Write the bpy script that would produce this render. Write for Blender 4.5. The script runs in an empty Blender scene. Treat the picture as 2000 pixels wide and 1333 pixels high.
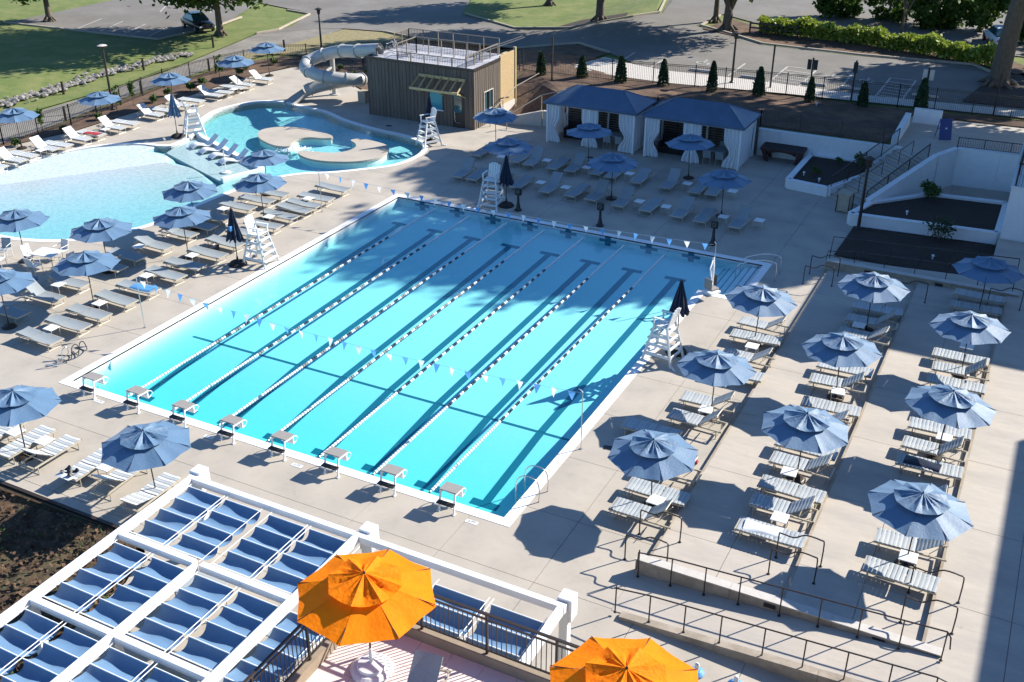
import bpy, bmesh, math, random
import numpy as np
from mathutils import Vector, Matrix
from mathutils.geometry import delaunay_2d_cdt
C = bpy.context
SC = C.scene
COL = SC.collection
PI = math.pi
rnd = random.Random(7)

# ------------------------------------------------------------------ camera, sky, sun, exposure
cd = bpy.data.cameras.new('camera'); cam = bpy.data.objects.new('camera', cd); COL.objects.link(cam)
yaw, pitch, roll = 0.4753, 0.4837, 0.0011
cy, sy, cp, sp = math.cos(yaw), math.sin(yaw), math.cos(pitch), math.sin(pitch)
fw = Vector((-sy*cp, cy*cp, -sp)); rt = Vector((cy, sy, 0)); up = rt.cross(fw)
r2 = rt*math.cos(roll)+up*math.sin(roll); u2 = -rt*math.sin(roll)+up*math.cos(roll)
M = Matrix((r2, u2, -fw)).transposed().to_4x4(); M.translation = Vector((29.719, -22.897, 19.632))
cam.matrix_world = M
cd.sensor_width = 36; cd.lens = 36*2072.2/2000; cd.clip_end = 1500; cd.clip_start = 0.3
SC.camera = cam
SUN_EL = math.radians(31.6); SUN_AZ = math.atan2(.62, .78)
w = bpy.data.worlds.new('World'); SC.world = w; w.use_nodes = True
nt = w.node_tree; nt.nodes.clear()
bg = nt.nodes.new('ShaderNodeBackground'); sk = nt.nodes.new('ShaderNodeTexSky'); wo = nt.nodes.new('ShaderNodeOutputWorld')
sk.sky_type = 'NISHITA'; sk.sun_disc = False; sk.sun_elevation = SUN_EL; sk.sun_rotation = SUN_AZ
sk.air_density = 1.0; sk.dust_density = 0.3; sk.ozone_density = 4.0
bg.inputs[1].default_value = 0.086
hs = nt.nodes.new('ShaderNodeMix'); hs.data_type = 'RGBA'; hs.blend_type = 'MULTIPLY'; hs.inputs[0].default_value = 1; hs.inputs[7].default_value = (.72, .95, 1.18, 1)
nt.links.new(sk.outputs[0], hs.inputs[6]); nt.links.new(hs.outputs[2], bg.inputs[0]); nt.links.new(bg.outputs[0], wo.inputs[0])
sl = bpy.data.lights.new('sun', 'SUN'); sl.energy = 5.0; sl.angle = math.radians(.53); sl.color = (1, .94, .85)
so = bpy.data.objects.new('sun', sl); COL.objects.link(so)
sdir = Vector((math.sin(SUN_AZ)*math.cos(SUN_EL), math.cos(SUN_AZ)*math.cos(SUN_EL), math.sin(SUN_EL)))
so.rotation_euler = sdir.to_track_quat('Z', 'Y').to_euler(); so.location = (40, 50, 60)
SC.view_settings.view_transform = 'Standard'; SC.view_settings.look = 'None'
SC.view_settings.exposure = 1.07; SC.view_settings.gamma = 1; SC.view_settings.use_curve_mapping = False
SC.cycles.max_bounces = 7; SC.cycles.transparent_max_bounces = 14; SC.cycles.volume_bounces = 0
SC.cycles.caustics_reflective = False; SC.cycles.caustics_refractive = False
SC.cycles.use_denoising = True; SC.cycles.sample_clamp_indirect = 5

# ------------------------------------------------------------------ materials
def mat(name, col, rough=.6, metal=0, noise=None, nscale=8, bump=0, bscale=60, spec=.5, emit=None, transl=0, detail=4, stain=None, sscale=.4, sheen=0, stretch=None, vor=None, spots=False):
    m = bpy.data.materials.new(name); m.use_nodes = True; t = m.node_tree; b = t.nodes['Principled BSDF']
    b.inputs['Base Color'].default_value = (*col, 1); b.inputs['Roughness'].default_value = rough; b.inputs['Metallic'].default_value = metal
    b.inputs['Specular IOR Level'].default_value = spec
    if sheen: b.inputs['Sheen Weight'].default_value = sheen; b.inputs['Sheen Roughness'].default_value = .4
    tc = t.nodes.new('ShaderNodeNewGeometry'); src = tc.outputs['Position']
    if stretch:
        mp = t.nodes.new('ShaderNodeMapping'); mp.inputs['Scale'].default_value = stretch; t.links.new(src, mp.inputs[0]); src = mp.outputs[0]
    cur = None
    if noise is not None:
        n = t.nodes.new('ShaderNodeTexNoise'); n.inputs['Scale'].default_value = nscale; n.inputs['Detail'].default_value = detail; n.inputs['Roughness'].default_value = .65
        t.links.new(src, n.inputs['Vector'])
        r = t.nodes.new('ShaderNodeValToRGB'); r.color_ramp.elements[0].position = .32; r.color_ramp.elements[1].position = .68
        r.color_ramp.elements[0].color = (*noise, 1); r.color_ramp.elements[1].color = (*col, 1)
        t.links.new(n.outputs[0], r.inputs[0]); cur = r.outputs[0]
    if stain is not None:
        n = t.nodes.new('ShaderNodeTexNoise'); n.inputs['Scale'].default_value = sscale; n.inputs['Detail'].default_value = 8; n.inputs['Roughness'].default_value = .7
        t.links.new(src, n.inputs['Vector'])
        r = t.nodes.new('ShaderNodeValToRGB'); r.color_ramp.elements[0].position = .42; r.color_ramp.elements[1].position = .66
        r.color_ramp.elements[0].color = (0, 0, 0, 1); r.color_ramp.elements[1].color = (1, 1, 1, 1)
        t.links.new(n.outputs[0], r.inputs[0])
        mx = t.nodes.new('ShaderNodeMix'); mx.data_type = 'RGBA'
        t.links.new(r.outputs[0], mx.inputs[0])
        if cur: t.links.new(cur, mx.inputs[6])
        else: mx.inputs[6].default_value = (*col, 1)
        mx.inputs[7].default_value = (*stain, 1); cur = mx.outputs[2]
    if vor is not None:
        v = t.nodes.new('ShaderNodeTexVoronoi'); v.inputs['Scale'].default_value = vor[1]; t.links.new(src, v.inputs['Vector'])
        r = t.nodes.new('ShaderNodeValToRGB'); r.color_ramp.elements[0].color = (0, 0, 0, 1); r.color_ramp.elements[1].color = (1, 1, 1, 1); r.color_ramp.elements[0].position = .25; r.color_ramp.elements[1].position = .8
        t.links.new(v.outputs['Distance'], r.inputs[0])
        mx = t.nodes.new('ShaderNodeMix'); mx.data_type = 'RGBA'; t.links.new(r.outputs[0], mx.inputs[0])
        if cur: t.links.new(cur, mx.inputs[6])
        else: mx.inputs[6].default_value = (*col, 1)
        mx.inputs[7].default_value = (*vor[0], 1); cur = mx.outputs[2]
    if spots:
        # scattered dark marks and long faint drying streaks
        for sc_, lo_, hi_, dk in ((2.6, .63, .70, .72), (14, .68, .74, .6)):
            n = t.nodes.new('ShaderNodeTexNoise'); n.inputs['Scale'].default_value = sc_; n.inputs['Detail'].default_value = 9; n.inputs['Roughness'].default_value = .75; n.inputs['Distortion'].default_value = .8
            t.links.new(tc.outputs['Position'], n.inputs['Vector'])
            r = t.nodes.new('ShaderNodeValToRGB'); r.color_ramp.elements[0].position = lo_; r.color_ramp.elements[1].position = hi_
            r.color_ramp.elements[0].color = (1, 1, 1, 1); r.color_ramp.elements[1].color = (dk, dk, dk, 1); t.links.new(n.outputs[0], r.inputs[0])
            mx = t.nodes.new('ShaderNodeMix'); mx.data_type = 'RGBA'; mx.blend_type = 'MULTIPLY'; mx.inputs[0].default_value = 1
            t.links.new(cur, mx.inputs[6]); t.links.new(r.outputs[0], mx.inputs[7]); cur = mx.outputs[2]
    if cur: t.links.new(cur, b.inputs['Base Color'])
    if bump:
        n = t.nodes.new('ShaderNodeTexNoise'); n.inputs['Scale'].default_value = bscale; n.inputs['Detail'].default_value = 5; t.links.new(src, n.inputs['Vector'])
        bp = t.nodes.new('ShaderNodeBump'); bp.inputs['Strength'].default_value = bump; bp.inputs['Distance'].default_value = .03
        t.links.new(n.outputs[0], bp.inputs['Height']); t.links.new(bp.outputs[0], b.inputs['Normal'])
    if transl:
        tr = t.nodes.new('ShaderNodeBsdfTranslucent'); ms = t.nodes.new('ShaderNodeMixShader'); ms.inputs[0].default_value = transl
        tr.inputs[0].default_value = (*[min(1, c*1.6) for c in col], 1)
        if cur: t.links.new(cur, tr.inputs[0])
        o = t.nodes['Material Output']; t.links.new(b.outputs[0], ms.inputs[1]); t.links.new(tr.outputs[0], ms.inputs[2]); t.links.new(ms.outputs[0], o.inputs[0])
    if emit: b.inputs['Emission Color'].default_value = (*emit, 1); b.inputs['Emission Strength'].default_value = 1
    return m
def glassmat(name, tint, rough=.03):
    m = bpy.data.materials.new(name); m.use_nodes = True; b = m.node_tree.nodes['Principled BSDF']
    b.inputs['Base Color'].default_value = (*tint, 1); b.inputs['Roughness'].default_value = rough; b.inputs['Specular IOR Level'].default_value = .9
    return m
def watermat(name, ab, bscale, bstr, dens=1., extra=None):
    m = bpy.data.materials.new(name); m.use_nodes = True; t = m.node_tree; t.nodes.clear()
    o = t.nodes.new('ShaderNodeOutputMaterial'); tr = t.nodes.new('ShaderNodeBsdfTransparent'); gl = t.nodes.new('ShaderNodeBsdfGlossy')
    gl.inputs['Roughness'].default_value = .04
    # Schlick reflectance, the same from above and from below
    def mth(op, a, b_=None):
        q = t.nodes.new('ShaderNodeMath'); q.operation = op
        for k_, v_ in enumerate((a, b_)):
            if v_ is None: continue
            if isinstance(v_, (int, float)): q.inputs[k_].default_value = v_
            else: t.links.new(v_, q.inputs[k_])
        return q.outputs[0]
    mx = t.nodes.new('ShaderNodeMixShader'); g = t.nodes.new('ShaderNodeNewGeometry')
    n = t.nodes.new('ShaderNodeTexNoise'); n.inputs['Scale'].default_value = bscale; n.inputs['Detail'].default_value = 3; n.inputs['Distortion'].default_value = .6
    t.links.new(g.outputs['Position'], n.inputs['Vector'])
    bp = t.nodes.new('ShaderNodeBump'); bp.inputs['Strength'].default_value = bstr; bp.inputs['Distance'].default_value = .05
    t.links.new(n.outputs[0], bp.inputs['Height'])
    t.links.new(bp.outputs[0], gl.inputs['Normal'])
    dp = t.nodes.new('ShaderNodeVectorMath'); dp.operation = 'DOT_PRODUCT'; t.links.new(bp.outputs[0], dp.inputs[0]); t.links.new(g.outputs['Incoming'], dp.inputs[1])
    fac = mth('ADD', mth('MULTIPLY', mth('POWER', mth('SUBTRACT', 1.0, mth('MINIMUM', mth('ABSOLUTE', dp.outputs['Value']), 1.0)), 5.0), .98), .02)
    t.links.new(fac, mx.inputs[0]); t.links.new(tr.outputs[0], mx.inputs[1]); t.links.new(gl.outputs[0], mx.inputs[2]); t.links.new(mx.outputs[0], o.inputs['Surface'])
    va = t.nodes.new('ShaderNodeVolumeAbsorption'); va.inputs[0].default_value = (*ab, 1); va.inputs[1].default_value = dens
    t.links.new(va.outputs[0], o.inputs['Volume'])
    return m
M_ = {}
M_['deck'] = mat('deck_concrete', (.45, .402, .335), .85, noise=(.375, .33, .27), nscale=1.6, bump=.15, bscale=45, stain=(.32, .288, .24), sscale=.8, spots=True, detail=6)
M_['deck2'] = mat('terrace_concrete', (.455, .405, .34), .85, noise=(.41, .365, .305), nscale=3, bump=.2, bscale=30, stretch=(.6, 2.2, 1), stain=(.355, .322, .28), sscale=.45, spots=True, detail=6)
M_['joint'] = mat('joint_dark', (.17, .15, .12), .95)
M_['wallc'] = mat('formed_concrete', (.40, .34, .27), .9, noise=(.30, .25, .19), nscale=3, bump=.2, bscale=25, stain=(.24, .2, .15), sscale=1.2)
M_['coping'] = mat('white_coping', (.82, .81, .78), .6, noise=(.74, .73, .7), nscale=6)
M_['plaster'] = mat('pool_plaster', (.70, .735, .725), .8, noise=(.655, .69, .68), nscale=14, detail=8)
M_['kidplaster'] = mat('quartz_caustic_plaster', (.54, .575, .565), .8, noise=(.44, .51, .52), nscale=7, detail=9, vor=((.38, .475, .49), 5.5))  # mottled quartz plaster; the cell pattern paints rippled water light into its colour
M_['actplaster'] = mat('quartz_caustic_plaster_aqua', (.66, .70, .69), .8, noise=(.48, .58, .60), nscale=6, detail=9, vor=((.38, .53, .56), 5))  # aqua mottling, with the water's caustic net painted in as cells
M_['line'] = mat('navy_tile', (.03, .15, .21), .4)
M_['stucco'] = mat('white_stucco', (.74, .74, .73), .9, noise=(.68, .68, .67), nscale=3, bump=.15, bscale=70)
M_['white'] = mat('white_paint', (.80, .80, .79), .45, noise=(.76, .76, .75), nscale=3)
M_['whiteplastic'] = mat('white_plastic', (.70, .71, .70), .4, noise=(.64, .65, .64), nscale=3)
M_['steel'] = mat('stainless', (.62, .62, .60), .25, .9)
M_['bronze'] = mat('bronze_rail', (.040, .030, .024), .45, .2)
M_['railgrey'] = mat('taupe_rail', (.20, .17, .13), .6)
M_['black'] = mat('black_metal', (.015, .015, .016), .5)
M_['frame'] = mat('champagne_frame', (.46, .41, .32), .4, .15)
M_['strapA'] = mat('strap_vinyl', (.41, .44, .45), .5, noise=(.355, .385, .395), nscale=25)
M_['strapB'] = mat('strap_vinyl_grey', (.33, .365, .385), .5, noise=(.33, .36, .375), nscale=25)
M_['strapW'] = mat('white_strap', (.60, .62, .62), .45)
M_['sling'] = mat('sling_mesh', (.30, .34, .355), .7, noise=(.25, .285, .30), nscale=30, bump=.1, bscale=300, transl=.12)
M_['blue'] = mat('blue_canvas', (.095, .18, .285), .6, noise=(.085, .165, .27), nscale=2.2, bump=.3, bscale=14, spec=.6, transl=.08, sheen=.15)
M_['bluev'] = mat('blue_canvas_vent', (.098, .185, .29), .6, noise=(.078, .155, .25), nscale=3, bump=.6, bscale=9, spec=.6, transl=.08, sheen=.15)
M_['navy'] = mat('navy_canvas', (.016, .028, .062), .8, noise=(.01, .018, .042), nscale=8, bump=.3, bscale=12)
M_['orange'] = mat('orange_canvas', (.95, .24, .003), .75, noise=(.90, .20, .002), nscale=2.5, bump=.4, bscale=12, transl=.22, spec=.15)
M_['orangev'] = mat('orange_canvas_vent', (.95, .25, .003), .75, noise=(.88, .19, .002), nscale=4, bump=.8, bscale=9, transl=.22, spec=.15)
M_['pblue'] = mat('shade_cloth_blue', (.105, .205, .335), .6, noise=(.09, .18, .30), nscale=3, bump=.1, bscale=30, transl=.03, spec=.6, sheen=.2)
M_['cabroof'] = mat('cabana_canvas', (.062, .108, .175), .5, noise=(.045, .085, .145), nscale=1.2, bump=.3, bscale=4, spec=.6)
M_['curtain'] = mat('white_curtain', (.76, .77, .78), .85, bump=.2, bscale=20, transl=.2)
M_['wood'] = mat('brown_siding', (.155, .125, .098), .8, noise=(.115, .092, .072), nscale=7, stretch=(4, 4, .25), bump=.3, bscale=20, stain=(.085, .068, .054), sscale=.8)
M_['cedar'] = mat('yellow_cedar', (.47, .34, .18), .7, noise=(.36, .25, .12), nscale=6, stretch=(.5, .5, 8), bump=.2)
M_['lumber'] = mat('new_lumber', (.50, .40, .20), .7, noise=(.42, .33, .15), nscale=9)
M_['roofw'] = mat('roof_membrane', (.47, .47, .50), .7, noise=(.38, .38, .40), nscale=1.5, stain=(.33, .33, .35), sscale=.9)
M_['slide'] = mat('slide_fibreglass', (.43, .42, .39), .35, noise=(.37, .365, .34), nscale=2, spec=.6)
M_['grey'] = mat('grey_plate', (.24, .225, .21), .85, bump=.3, bscale=150)
M_['navyf'] = mat('navy_plastic', (.015, .022, .045), .4)
M_['ltblue'] = mat('light_blue_plastic', (.12, .36, .68), .5, transl=.25)
M_['bluep'] = mat('blue_pennant', (.10, .30, .62), .6, transl=.3)
M_['whitep'] = mat('white_pennant', (.85, .84, .82), .6, transl=.35)
M_['mulch'] = mat('brown_mulch', (.105, .062, .038), 1, noise=(.035, .021, .014), nscale=9, bump=1, bscale=14, stain=(.16, .095, .055), sscale=.6, detail=8)
M_['mulchd'] = mat('dark_mulch', (.052, .036, .025), 1, noise=(.020, .014, .010), nscale=10, bump=1, bscale=16, detail=8)
M_['bed'] = mat('bare_soil_and_weeds', (.115, .064, .033), 1, noise=(.024, .016, .009), nscale=2.6, bump=1, bscale=9, stain=(.07, .065, .028), sscale=.9, detail=9)
M_['grass'] = mat('lawn_grass', (.125, .165, .035), 1, noise=(.085, .125, .025), nscale=3, bump=1, bscale=25, stain=(.18, .19, .06), sscale=.5, detail=9)
M_['straw'] = mat('dry_straw_verge', (.30, .23, .13), 1, noise=(.16, .16, .06), nscale=3, bump=.8, bscale=20)
M_['asphalt'] = mat('asphalt', (.158, .145, .126), .95, noise=(.128, .118, .103), nscale=7, bump=.3, bscale=60, stain=(.185, .172, .155), sscale=.25, detail=8)
M_['path'] = mat('worn_asphalt_path', (.18, .168, .148), .95, noise=(.145, .137, .12), nscale=6, bump=.3, bscale=60, stain=(.24, .22, .19), sscale=.4, detail=8)
M_['walk'] = mat('sidewalk_concrete', (.52, .49, .44), .9, noise=(.45, .42, .38), nscale=4)
M_['paint'] = mat('road_paint', (.52, .51, .47), .7, noise=(.34, .33, .30), nscale=9)
M_['kerb'] = mat('kerb_concrete', (.40, .35, .27), .9, noise=(.33, .28, .21), nscale=6)
M_['stone'] = mat('grey_boulder', (.30, .28, .25), .9, noise=(.10, .095, .085), nscale=5, bump=.5, bscale=12)
M_['bark'] = mat('tree_bark', (.16, .125, .09), .95, noise=(.08, .062, .045), nscale=7, stretch=(2, 2, .4), bump=.8, bscale=12)
M_['leaf'] = mat('maple_leaf', (.085, .15, .022), .6, noise=(.045, .095, .012), nscale=1.3, transl=.35, spec=.4)
M_['leafy'] = mat('lime_hedge_leaf', (.30, .36, .045), .55, noise=(.16, .23, .025), nscale=1.6, transl=.35, spec=.5)
M_['arb'] = mat('arborvitae_leaf', (.035, .075, .022), .8, noise=(.015, .04, .012), nscale=5, transl=.12)
M_['shrub'] = mat('shrub_leaf', (.085, .14, .03), .7, noise=(.05, .09, .02), nscale=4, transl=.25)
M_['paverp'] = mat('pink_paver', (.70, .60, .56), .8, noise=(.66, .56, .52), nscale=2, bump=.1)
M_['fascia'] = mat('balcony_curb', (.30, .24, .17), .9, noise=(.25, .2, .14), nscale=4)
M_['wicker'] = mat('dark_wicker', (.022, .017, .015), .8, bump=.6, bscale=80)
M_['glass'] = glassmat('window_glass', (.03, .07, .08))
M_['tealglass'] = glassmat('teal_window_glass', (.03, .19, .25), .08)
M_['aframe'] = mat('blue_sign_board', (.012, .04, .17), .5)
M_['carpaint'] = mat('black_car_paint', (.012, .013, .016), .2, spec=.8)
M_['carwhite'] = mat('white_car_paint', (.65, .67, .68), .3, spec=.7)
M_['tyre'] = mat('tyre_rubber', (.02, .02, .02), .9)
M_['clay'] = mat('red_brown_felt', (.055, .025, .02), .8)
M_['red'] = mat('red_cloth', (.35, .03, .03), .8)
M_['foam'] = mat('water_foam', (.85, .9, .92), .5, bump=.8, bscale=8, transl=.3)

# ------------------------------------------------------------------ helpers
class MB:
    def __init__(s): s.v = []; s.f = []
    def add(s, vs, fs):
        n = len(s.v); s.v += [tuple(v) for v in vs]; s.f += [tuple(i+n for i in f) for f in fs]; return s
    def box(s, x0, y0, z0, x1, y1, z1):
        return s.add([(x0,y0,z0),(x1,y0,z0),(x1,y1,z0),(x0,y1,z0),(x0,y0,z1),(x1,y0,z1),(x1,y1,z1),(x0,y1,z1)],
                     [(0,3,2,1),(4,5,6,7),(0,1,5,4),(1,2,6,5),(2,3,7,6),(3,0,4,7)])
    def hexa(s, b, t):
        return s.add(list(b)+list(t), [(0,3,2,1),(4,5,6,7),(0,1,5,4),(1,2,6,5),(2,3,7,6),(3,0,4,7)])
    def bar(s, a, b, w, h, upv=(0,0,1)):
        a = Vector(a); b = Vector(b); d = (b-a).normalized(); U = Vector(upv)
        if abs(d.dot(U)) > .98: U = Vector((1,0,0))
        r = d.cross(U).normalized()*w/2; u = r.cross(d).normalized()*h/2
        return s.hexa([a-r-u, a+r-u, b+r-u, b-r-u], [a-r+u, a+r+u, b+r+u, b-r+u])
    def tube(s, pts, r, n=8, cap=True, closed=False):
        pts = [Vector(p) for p in pts]; rs = r if isinstance(r, (list, tuple)) else [r]*len(pts)
        base = len(s.v); prev = None
        for i, p in enumerate(pts):
            if closed: d = pts[(i+1) % len(pts)]-pts[i-1]
            else: d = (pts[min(i+1, len(pts)-1)]-pts[max(i-1, 0)])
            d.normalize()
            if prev is None:
                U = Vector((0,0,1)) if abs(d.z) < .9 else Vector((1,0,0)); prev = d.cross(U).normalized()
            a = (prev-d*prev.dot(d)).normalized(); b = d.cross(a); prev = a
            for k in range(n):
                t = 2*PI*k/n; s.v.append(tuple(p+(a*math.cos(t)+b*math.sin(t))*rs[i]))
        m = len(pts)
        for i in range(m if closed else m-1):
            j = (i+1) % m
            for k in range(n):
                s.f.append((base+i*n+k, base+i*n+(k+1) % n, base+j*n+(k+1) % n, base+j*n+k))
        if cap and not closed:
            s.f.append(tuple(base+k for k in range(n))[::-1]); s.f.append(tuple(base+(m-1)*n+k for k in range(n)))
        return s
    def lathe(s, prof, c=(0,0,0), n=16, axis='z'):
        base = len(s.v)
        for r, z in prof:
            for k in range(n):
                t = 2*PI*k/n; p = (r*math.cos(t), r*math.sin(t), z)
                if axis == 'x': p = (z, p[0], p[1])
                if axis == 'y': p = (p[0], z, p[1])
                s.v.append((p[0]+c[0], p[1]+c[1], p[2]+c[2]))
        for i in range(len(prof)-1):
            for k in range(n):
                s.f.append((base+i*n+k, base+i*n+(k+1) % n, base+(i+1)*n+(k+1) % n, base+(i+1)*n+k))
        if prof[0][0] > 1e-4: s.f.append(tuple(base+k for k in range(n))[::-1])
        if prof[-1][0] > 1e-4: s.f.append(tuple(base+(len(prof)-1)*n+k for k in range(n)))
        return s
    def grid(s, fn, nu, nv):
        base = len(s.v)
        for i in range(nu+1):
            for j in range(nv+1): s.v.append(tuple(fn(i/nu, j/nv)))
        for i in range(nu):
            for j in range(nv):
                a = base+i*(nv+1)+j; s.f.append((a, a+nv+1, a+nv+2, a+1))
        return s
    def prism(s, poly, z0, z1):
        n = len(poly); base = len(s.v)
        s.v += [(x, y, z0) for x, y in poly]+[(x, y, z1) for x, y in poly]
        s.f.append(tuple(range(base, base+n))[::-1]); s.f.append(tuple(range(base+n, base+2*n)))
        for i in range(n): j = (i+1) % n; s.f.append((base+i, base+j, base+n+j, base+n+i))
        return s
    def mesh(s, name, m, smooth=False):
        me = bpy.data.meshes.new(name); me.from_pydata(s.v, [], s.f); me.update()
        if m: me.materials.append(M_[m] if isinstance(m, str) else m)
        if smooth: me.polygons.foreach_set('use_smooth', [True]*len(me.polygons))
        return me
    def build(s, name, m, parent=None, loc=None, rz=0, smooth=False, bevel=0):
        o = bpy.data.objects.new(name, s.mesh(name, m, smooth)); COL.objects.link(o)
        if parent: o.parent = parent
        if loc: o.location = loc
        if rz: o.rotation_euler = (0, 0, rz)
        if bevel:
            b = o.modifiers.new('bevel', 'BEVEL'); b.width = bevel; b.segments = 2; b.limit_method = 'ANGLE'
        return o
def obj(name, me, parent=None, loc=None, rz=0, rot=None):
    o = bpy.data.objects.new(name, me); COL.objects.link(o)
    if parent: o.parent = parent
    if loc: o.location = loc
    if rz: o.rotation_euler = (0, 0, rz)
    if rot: o.rotation_euler = rot
    return o
def tag(o, label, cat, group=None):
    o['label'] = label; o['category'] = cat
    if group: o['group'] = group
    return o
def thing(name, label, cat, loc=(0,0,0), rz=0, group=None):
    o = bpy.data.objects.new(name, None); COL.objects.link(o); o.location = loc; o.rotation_euler = (0,0,rz); o.empty_display_size = .2
    return tag(o, label, cat, group)
def struct(o): o['kind'] = 'structure'; return o
def stuff(o): o['kind'] = 'stuff'; return o
KIDS = {}
def dup(root, loc, rz, label, group=None, cat=None):
    r = root.copy(); COL.objects.link(r); r.location = loc; r.rotation_euler = (0, 0, rz); r['label'] = label
    if group: r['group'] = group
    if root.name not in KIDS: KIDS[root.name] = [(c, list(c.children)) for c in root.children]
    for ch, gs in KIDS[root.name]:
        c = ch.copy(); COL.objects.link(c); c.parent = r
        for g in gs:
            d = g.copy(); COL.objects.link(d); d.parent = c
    return r
def smooth01(t): t = max(0., min(1., t)); return t*t*(3-2*t)
def catmull(pts, n=8, closed=False):
    out = []; m = len(pts)
    rng = range(m) if closed else range(m-1)
    for i in rng:
        if closed: p = [pts[(i-1) % m], pts[i], pts[(i+1) % m], pts[(i+2) % m]]
        else: p = [pts[max(i-1, 0)], pts[i], pts[i+1], pts[min(i+2, m-1)]]
        for k in range(n):
            t = k/n
            out.append(tuple(.5*((2*p[1][a])+(-p[0][a]+p[2][a])*t+(2*p[0][a]-5*p[1][a]+4*p[2][a]-p[3][a])*t*t+(-p[0][a]+3*p[1][a]-3*p[2][a]+p[3][a])*t**3) for a in range(len(p[1]))))
    if not closed: out.append(tuple(pts[-1]))
    return out
def inpoly(x, y, poly):
    c = False; n = len(poly); j = n-1
    for i in range(n):
        xi, yi = poly[i]; xj, yj = poly[j]
        if (yi > y) != (yj > y) and x < (xj-xi)*(y-yi)/(yj-yi)+xi: c = not c
        j = i
    return c
def cdt(loops, extra_lines=(), pts=()):
    vs = []; es = []
    for L in loops:
        b = len(vs); vs += [Vector(p[:2]) for p in L]; es += [(b+i, b+(i+1) % len(L)) for i in range(len(L))]
    for a, b in extra_lines:
        n = len(vs); vs += [Vector(a), Vector(b)]; es.append((n, n+1))
    vs += [Vector(p) for p in pts]
    r = delaunay_2d_cdt(vs, es, [], 0, 1e-5)
    return r[0], r[2]
def sheet(name, outer, holes, step, zf, m, dz=0, parent=None):
    xs = [p[0] for p in outer]; ys = [p[1] for p in outer]; pts = []
    if step:
        x = min(xs)+step*.37
        while x < max(xs):
            y = min(ys)+step*.41
            while y < max(ys):
                if inpoly(x, y, outer): pts.append((x, y))
                y += step
            x += step
    v, f = cdt([outer]+list(holes), pts=pts)
    mb = MB(); mb.v = [(p.x, p.y, zf(p.x, p.y)+dz) for p in v]
    for t in f:
        cx = sum(v[i].x for i in t)/len(t); cyy = sum(v[i].y for i in t)/len(t)
        if inpoly(cx, cyy, outer) and not any(inpoly(cx, cyy, h) for h in holes): mb.f.append(tuple(t))
    return mb.build(name, m, parent)
def slabs(name, parent, outer, holes, gx, gy, z, th, m, jw=.008):
    """cut a paved area into slabs with open joints between them"""
    x0, x1 = min(p[0] for p in outer)-1, max(p[0] for p in outer)+1; y0, y1 = min(p[1] for p in outer)-1, max(p[1] for p in outer)+1
    L = []
    for x in gx: L += [((x-jw, y0), (x-jw, y1)), ((x+jw, y0), (x+jw, y1))]
    for y in gy: L += [((x0, y-jw), (x1, y-jw)), ((x0, y+jw), (x1, y+jw))]
    v, f = cdt([outer]+list(holes), L)
    cells = {}
    import bisect
    for t in f:
        cx = sum(v[i].x for i in t)/len(t); cyy = sum(v[i].y for i in t)/len(t)
        if any(abs(cx-x) < jw for x in gx) or any(abs(cyy-y) < jw for y in gy): continue
        if not inpoly(cx, cyy, outer) or any(inpoly(cx, cyy, h) for h in holes): continue
        cells.setdefault((bisect.bisect(gx, cx), bisect.bisect(gy, cyy)), []).append(t)
    for key, ts in cells.items():
        idx = {}; V = []; F = []; ed = {}
        for t in ts:
            q = []
            for i in t:
                if i not in idx: idx[i] = len(V); V.append((v[i].x, v[i].y, z))
                q.append(idx[i])
            F.append(tuple(q))
            for a, b in zip(q, q[1:]+q[:1]):
                if (b, a) in ed: del ed[(b, a)]
                else: ed[(a, b)] = 1
        n = len(V); V += [(a, b, z-th) for a, b, _ in V]
        for a, b in ed: F.append((b, a, a+n, b+n))
        mb = MB(); mb.v = V; mb.f = F; mb.build(name, m, parent)
def leafmesh(name, pts, size, m, seed=0, flat=.0, aspect=1.6):
    """many small leaf faces; pts Nx3"""
    rs = np.random.RandomState(seed); n = len(pts)
    a = rs.normal(size=(n, 3)); a[:, 2] *= (1-flat); a /= np.linalg.norm(a, axis=1)[:, None]
    b = np.cross(a, rs.normal(size=(n, 3))); b /= np.linalg.norm(b, axis=1)[:, None]
    s = size*(.6+.8*rs.rand(n))[:, None]
    A = a*s*aspect/2; B = b*s/2
    V = np.stack([pts-A, pts+B, pts+A, pts-B], 1).reshape(-1, 3)
    me = bpy.data.meshes.new(name); me.vertices.add(4*n); me.vertices.foreach_set('co', V.astype(np.float32).ravel())
    me.loops.add(4*n); me.loops.foreach_set('vertex_index', np.arange(4*n, dtype=np.int32))
    me.polygons.add(n); me.polygons.foreach_set('loop_start', np.arange(0, 4*n, 4, dtype=np.int32)); me.polygons.foreach_set('loop_total', np.full(n, 4, dtype=np.int32))
    me.update(); me.materials.append(M_[m]); return me
def blobpts(blobs, n, seed=0, shell=.55):
    rs = np.random.RandomState(seed); out = []
    tot = sum(b[3]**2 for b in blobs)
    for x, y, z, r in blobs:
        k = max(4, int(n*r*r/tot)); d = rs.normal(size=(k, 3)); d /= np.linalg.norm(d, axis=1)[:, None]
        q = r*(shell+(1-shell)*rs.rand(k))[:, None]*(1+.18*rs.normal(size=(k, 1)))
        out.append(np.array([x, y, z])+d*q*np.array([1, 1, .8]))
    return np.concatenate(out)

# ------------------------------------------------------------------ terrain
def T(x, y):
    fx = smooth01((x+13)/9)
    wdt = 5.5+(0.2-5.5)*smooth01((x+3)/5.)
    fy = smooth01((y-(38.75 if x > 2 else 38.9))/wdt)
    return 1.5*fx*fy
def flat(z): return lambda x, y: z

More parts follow.
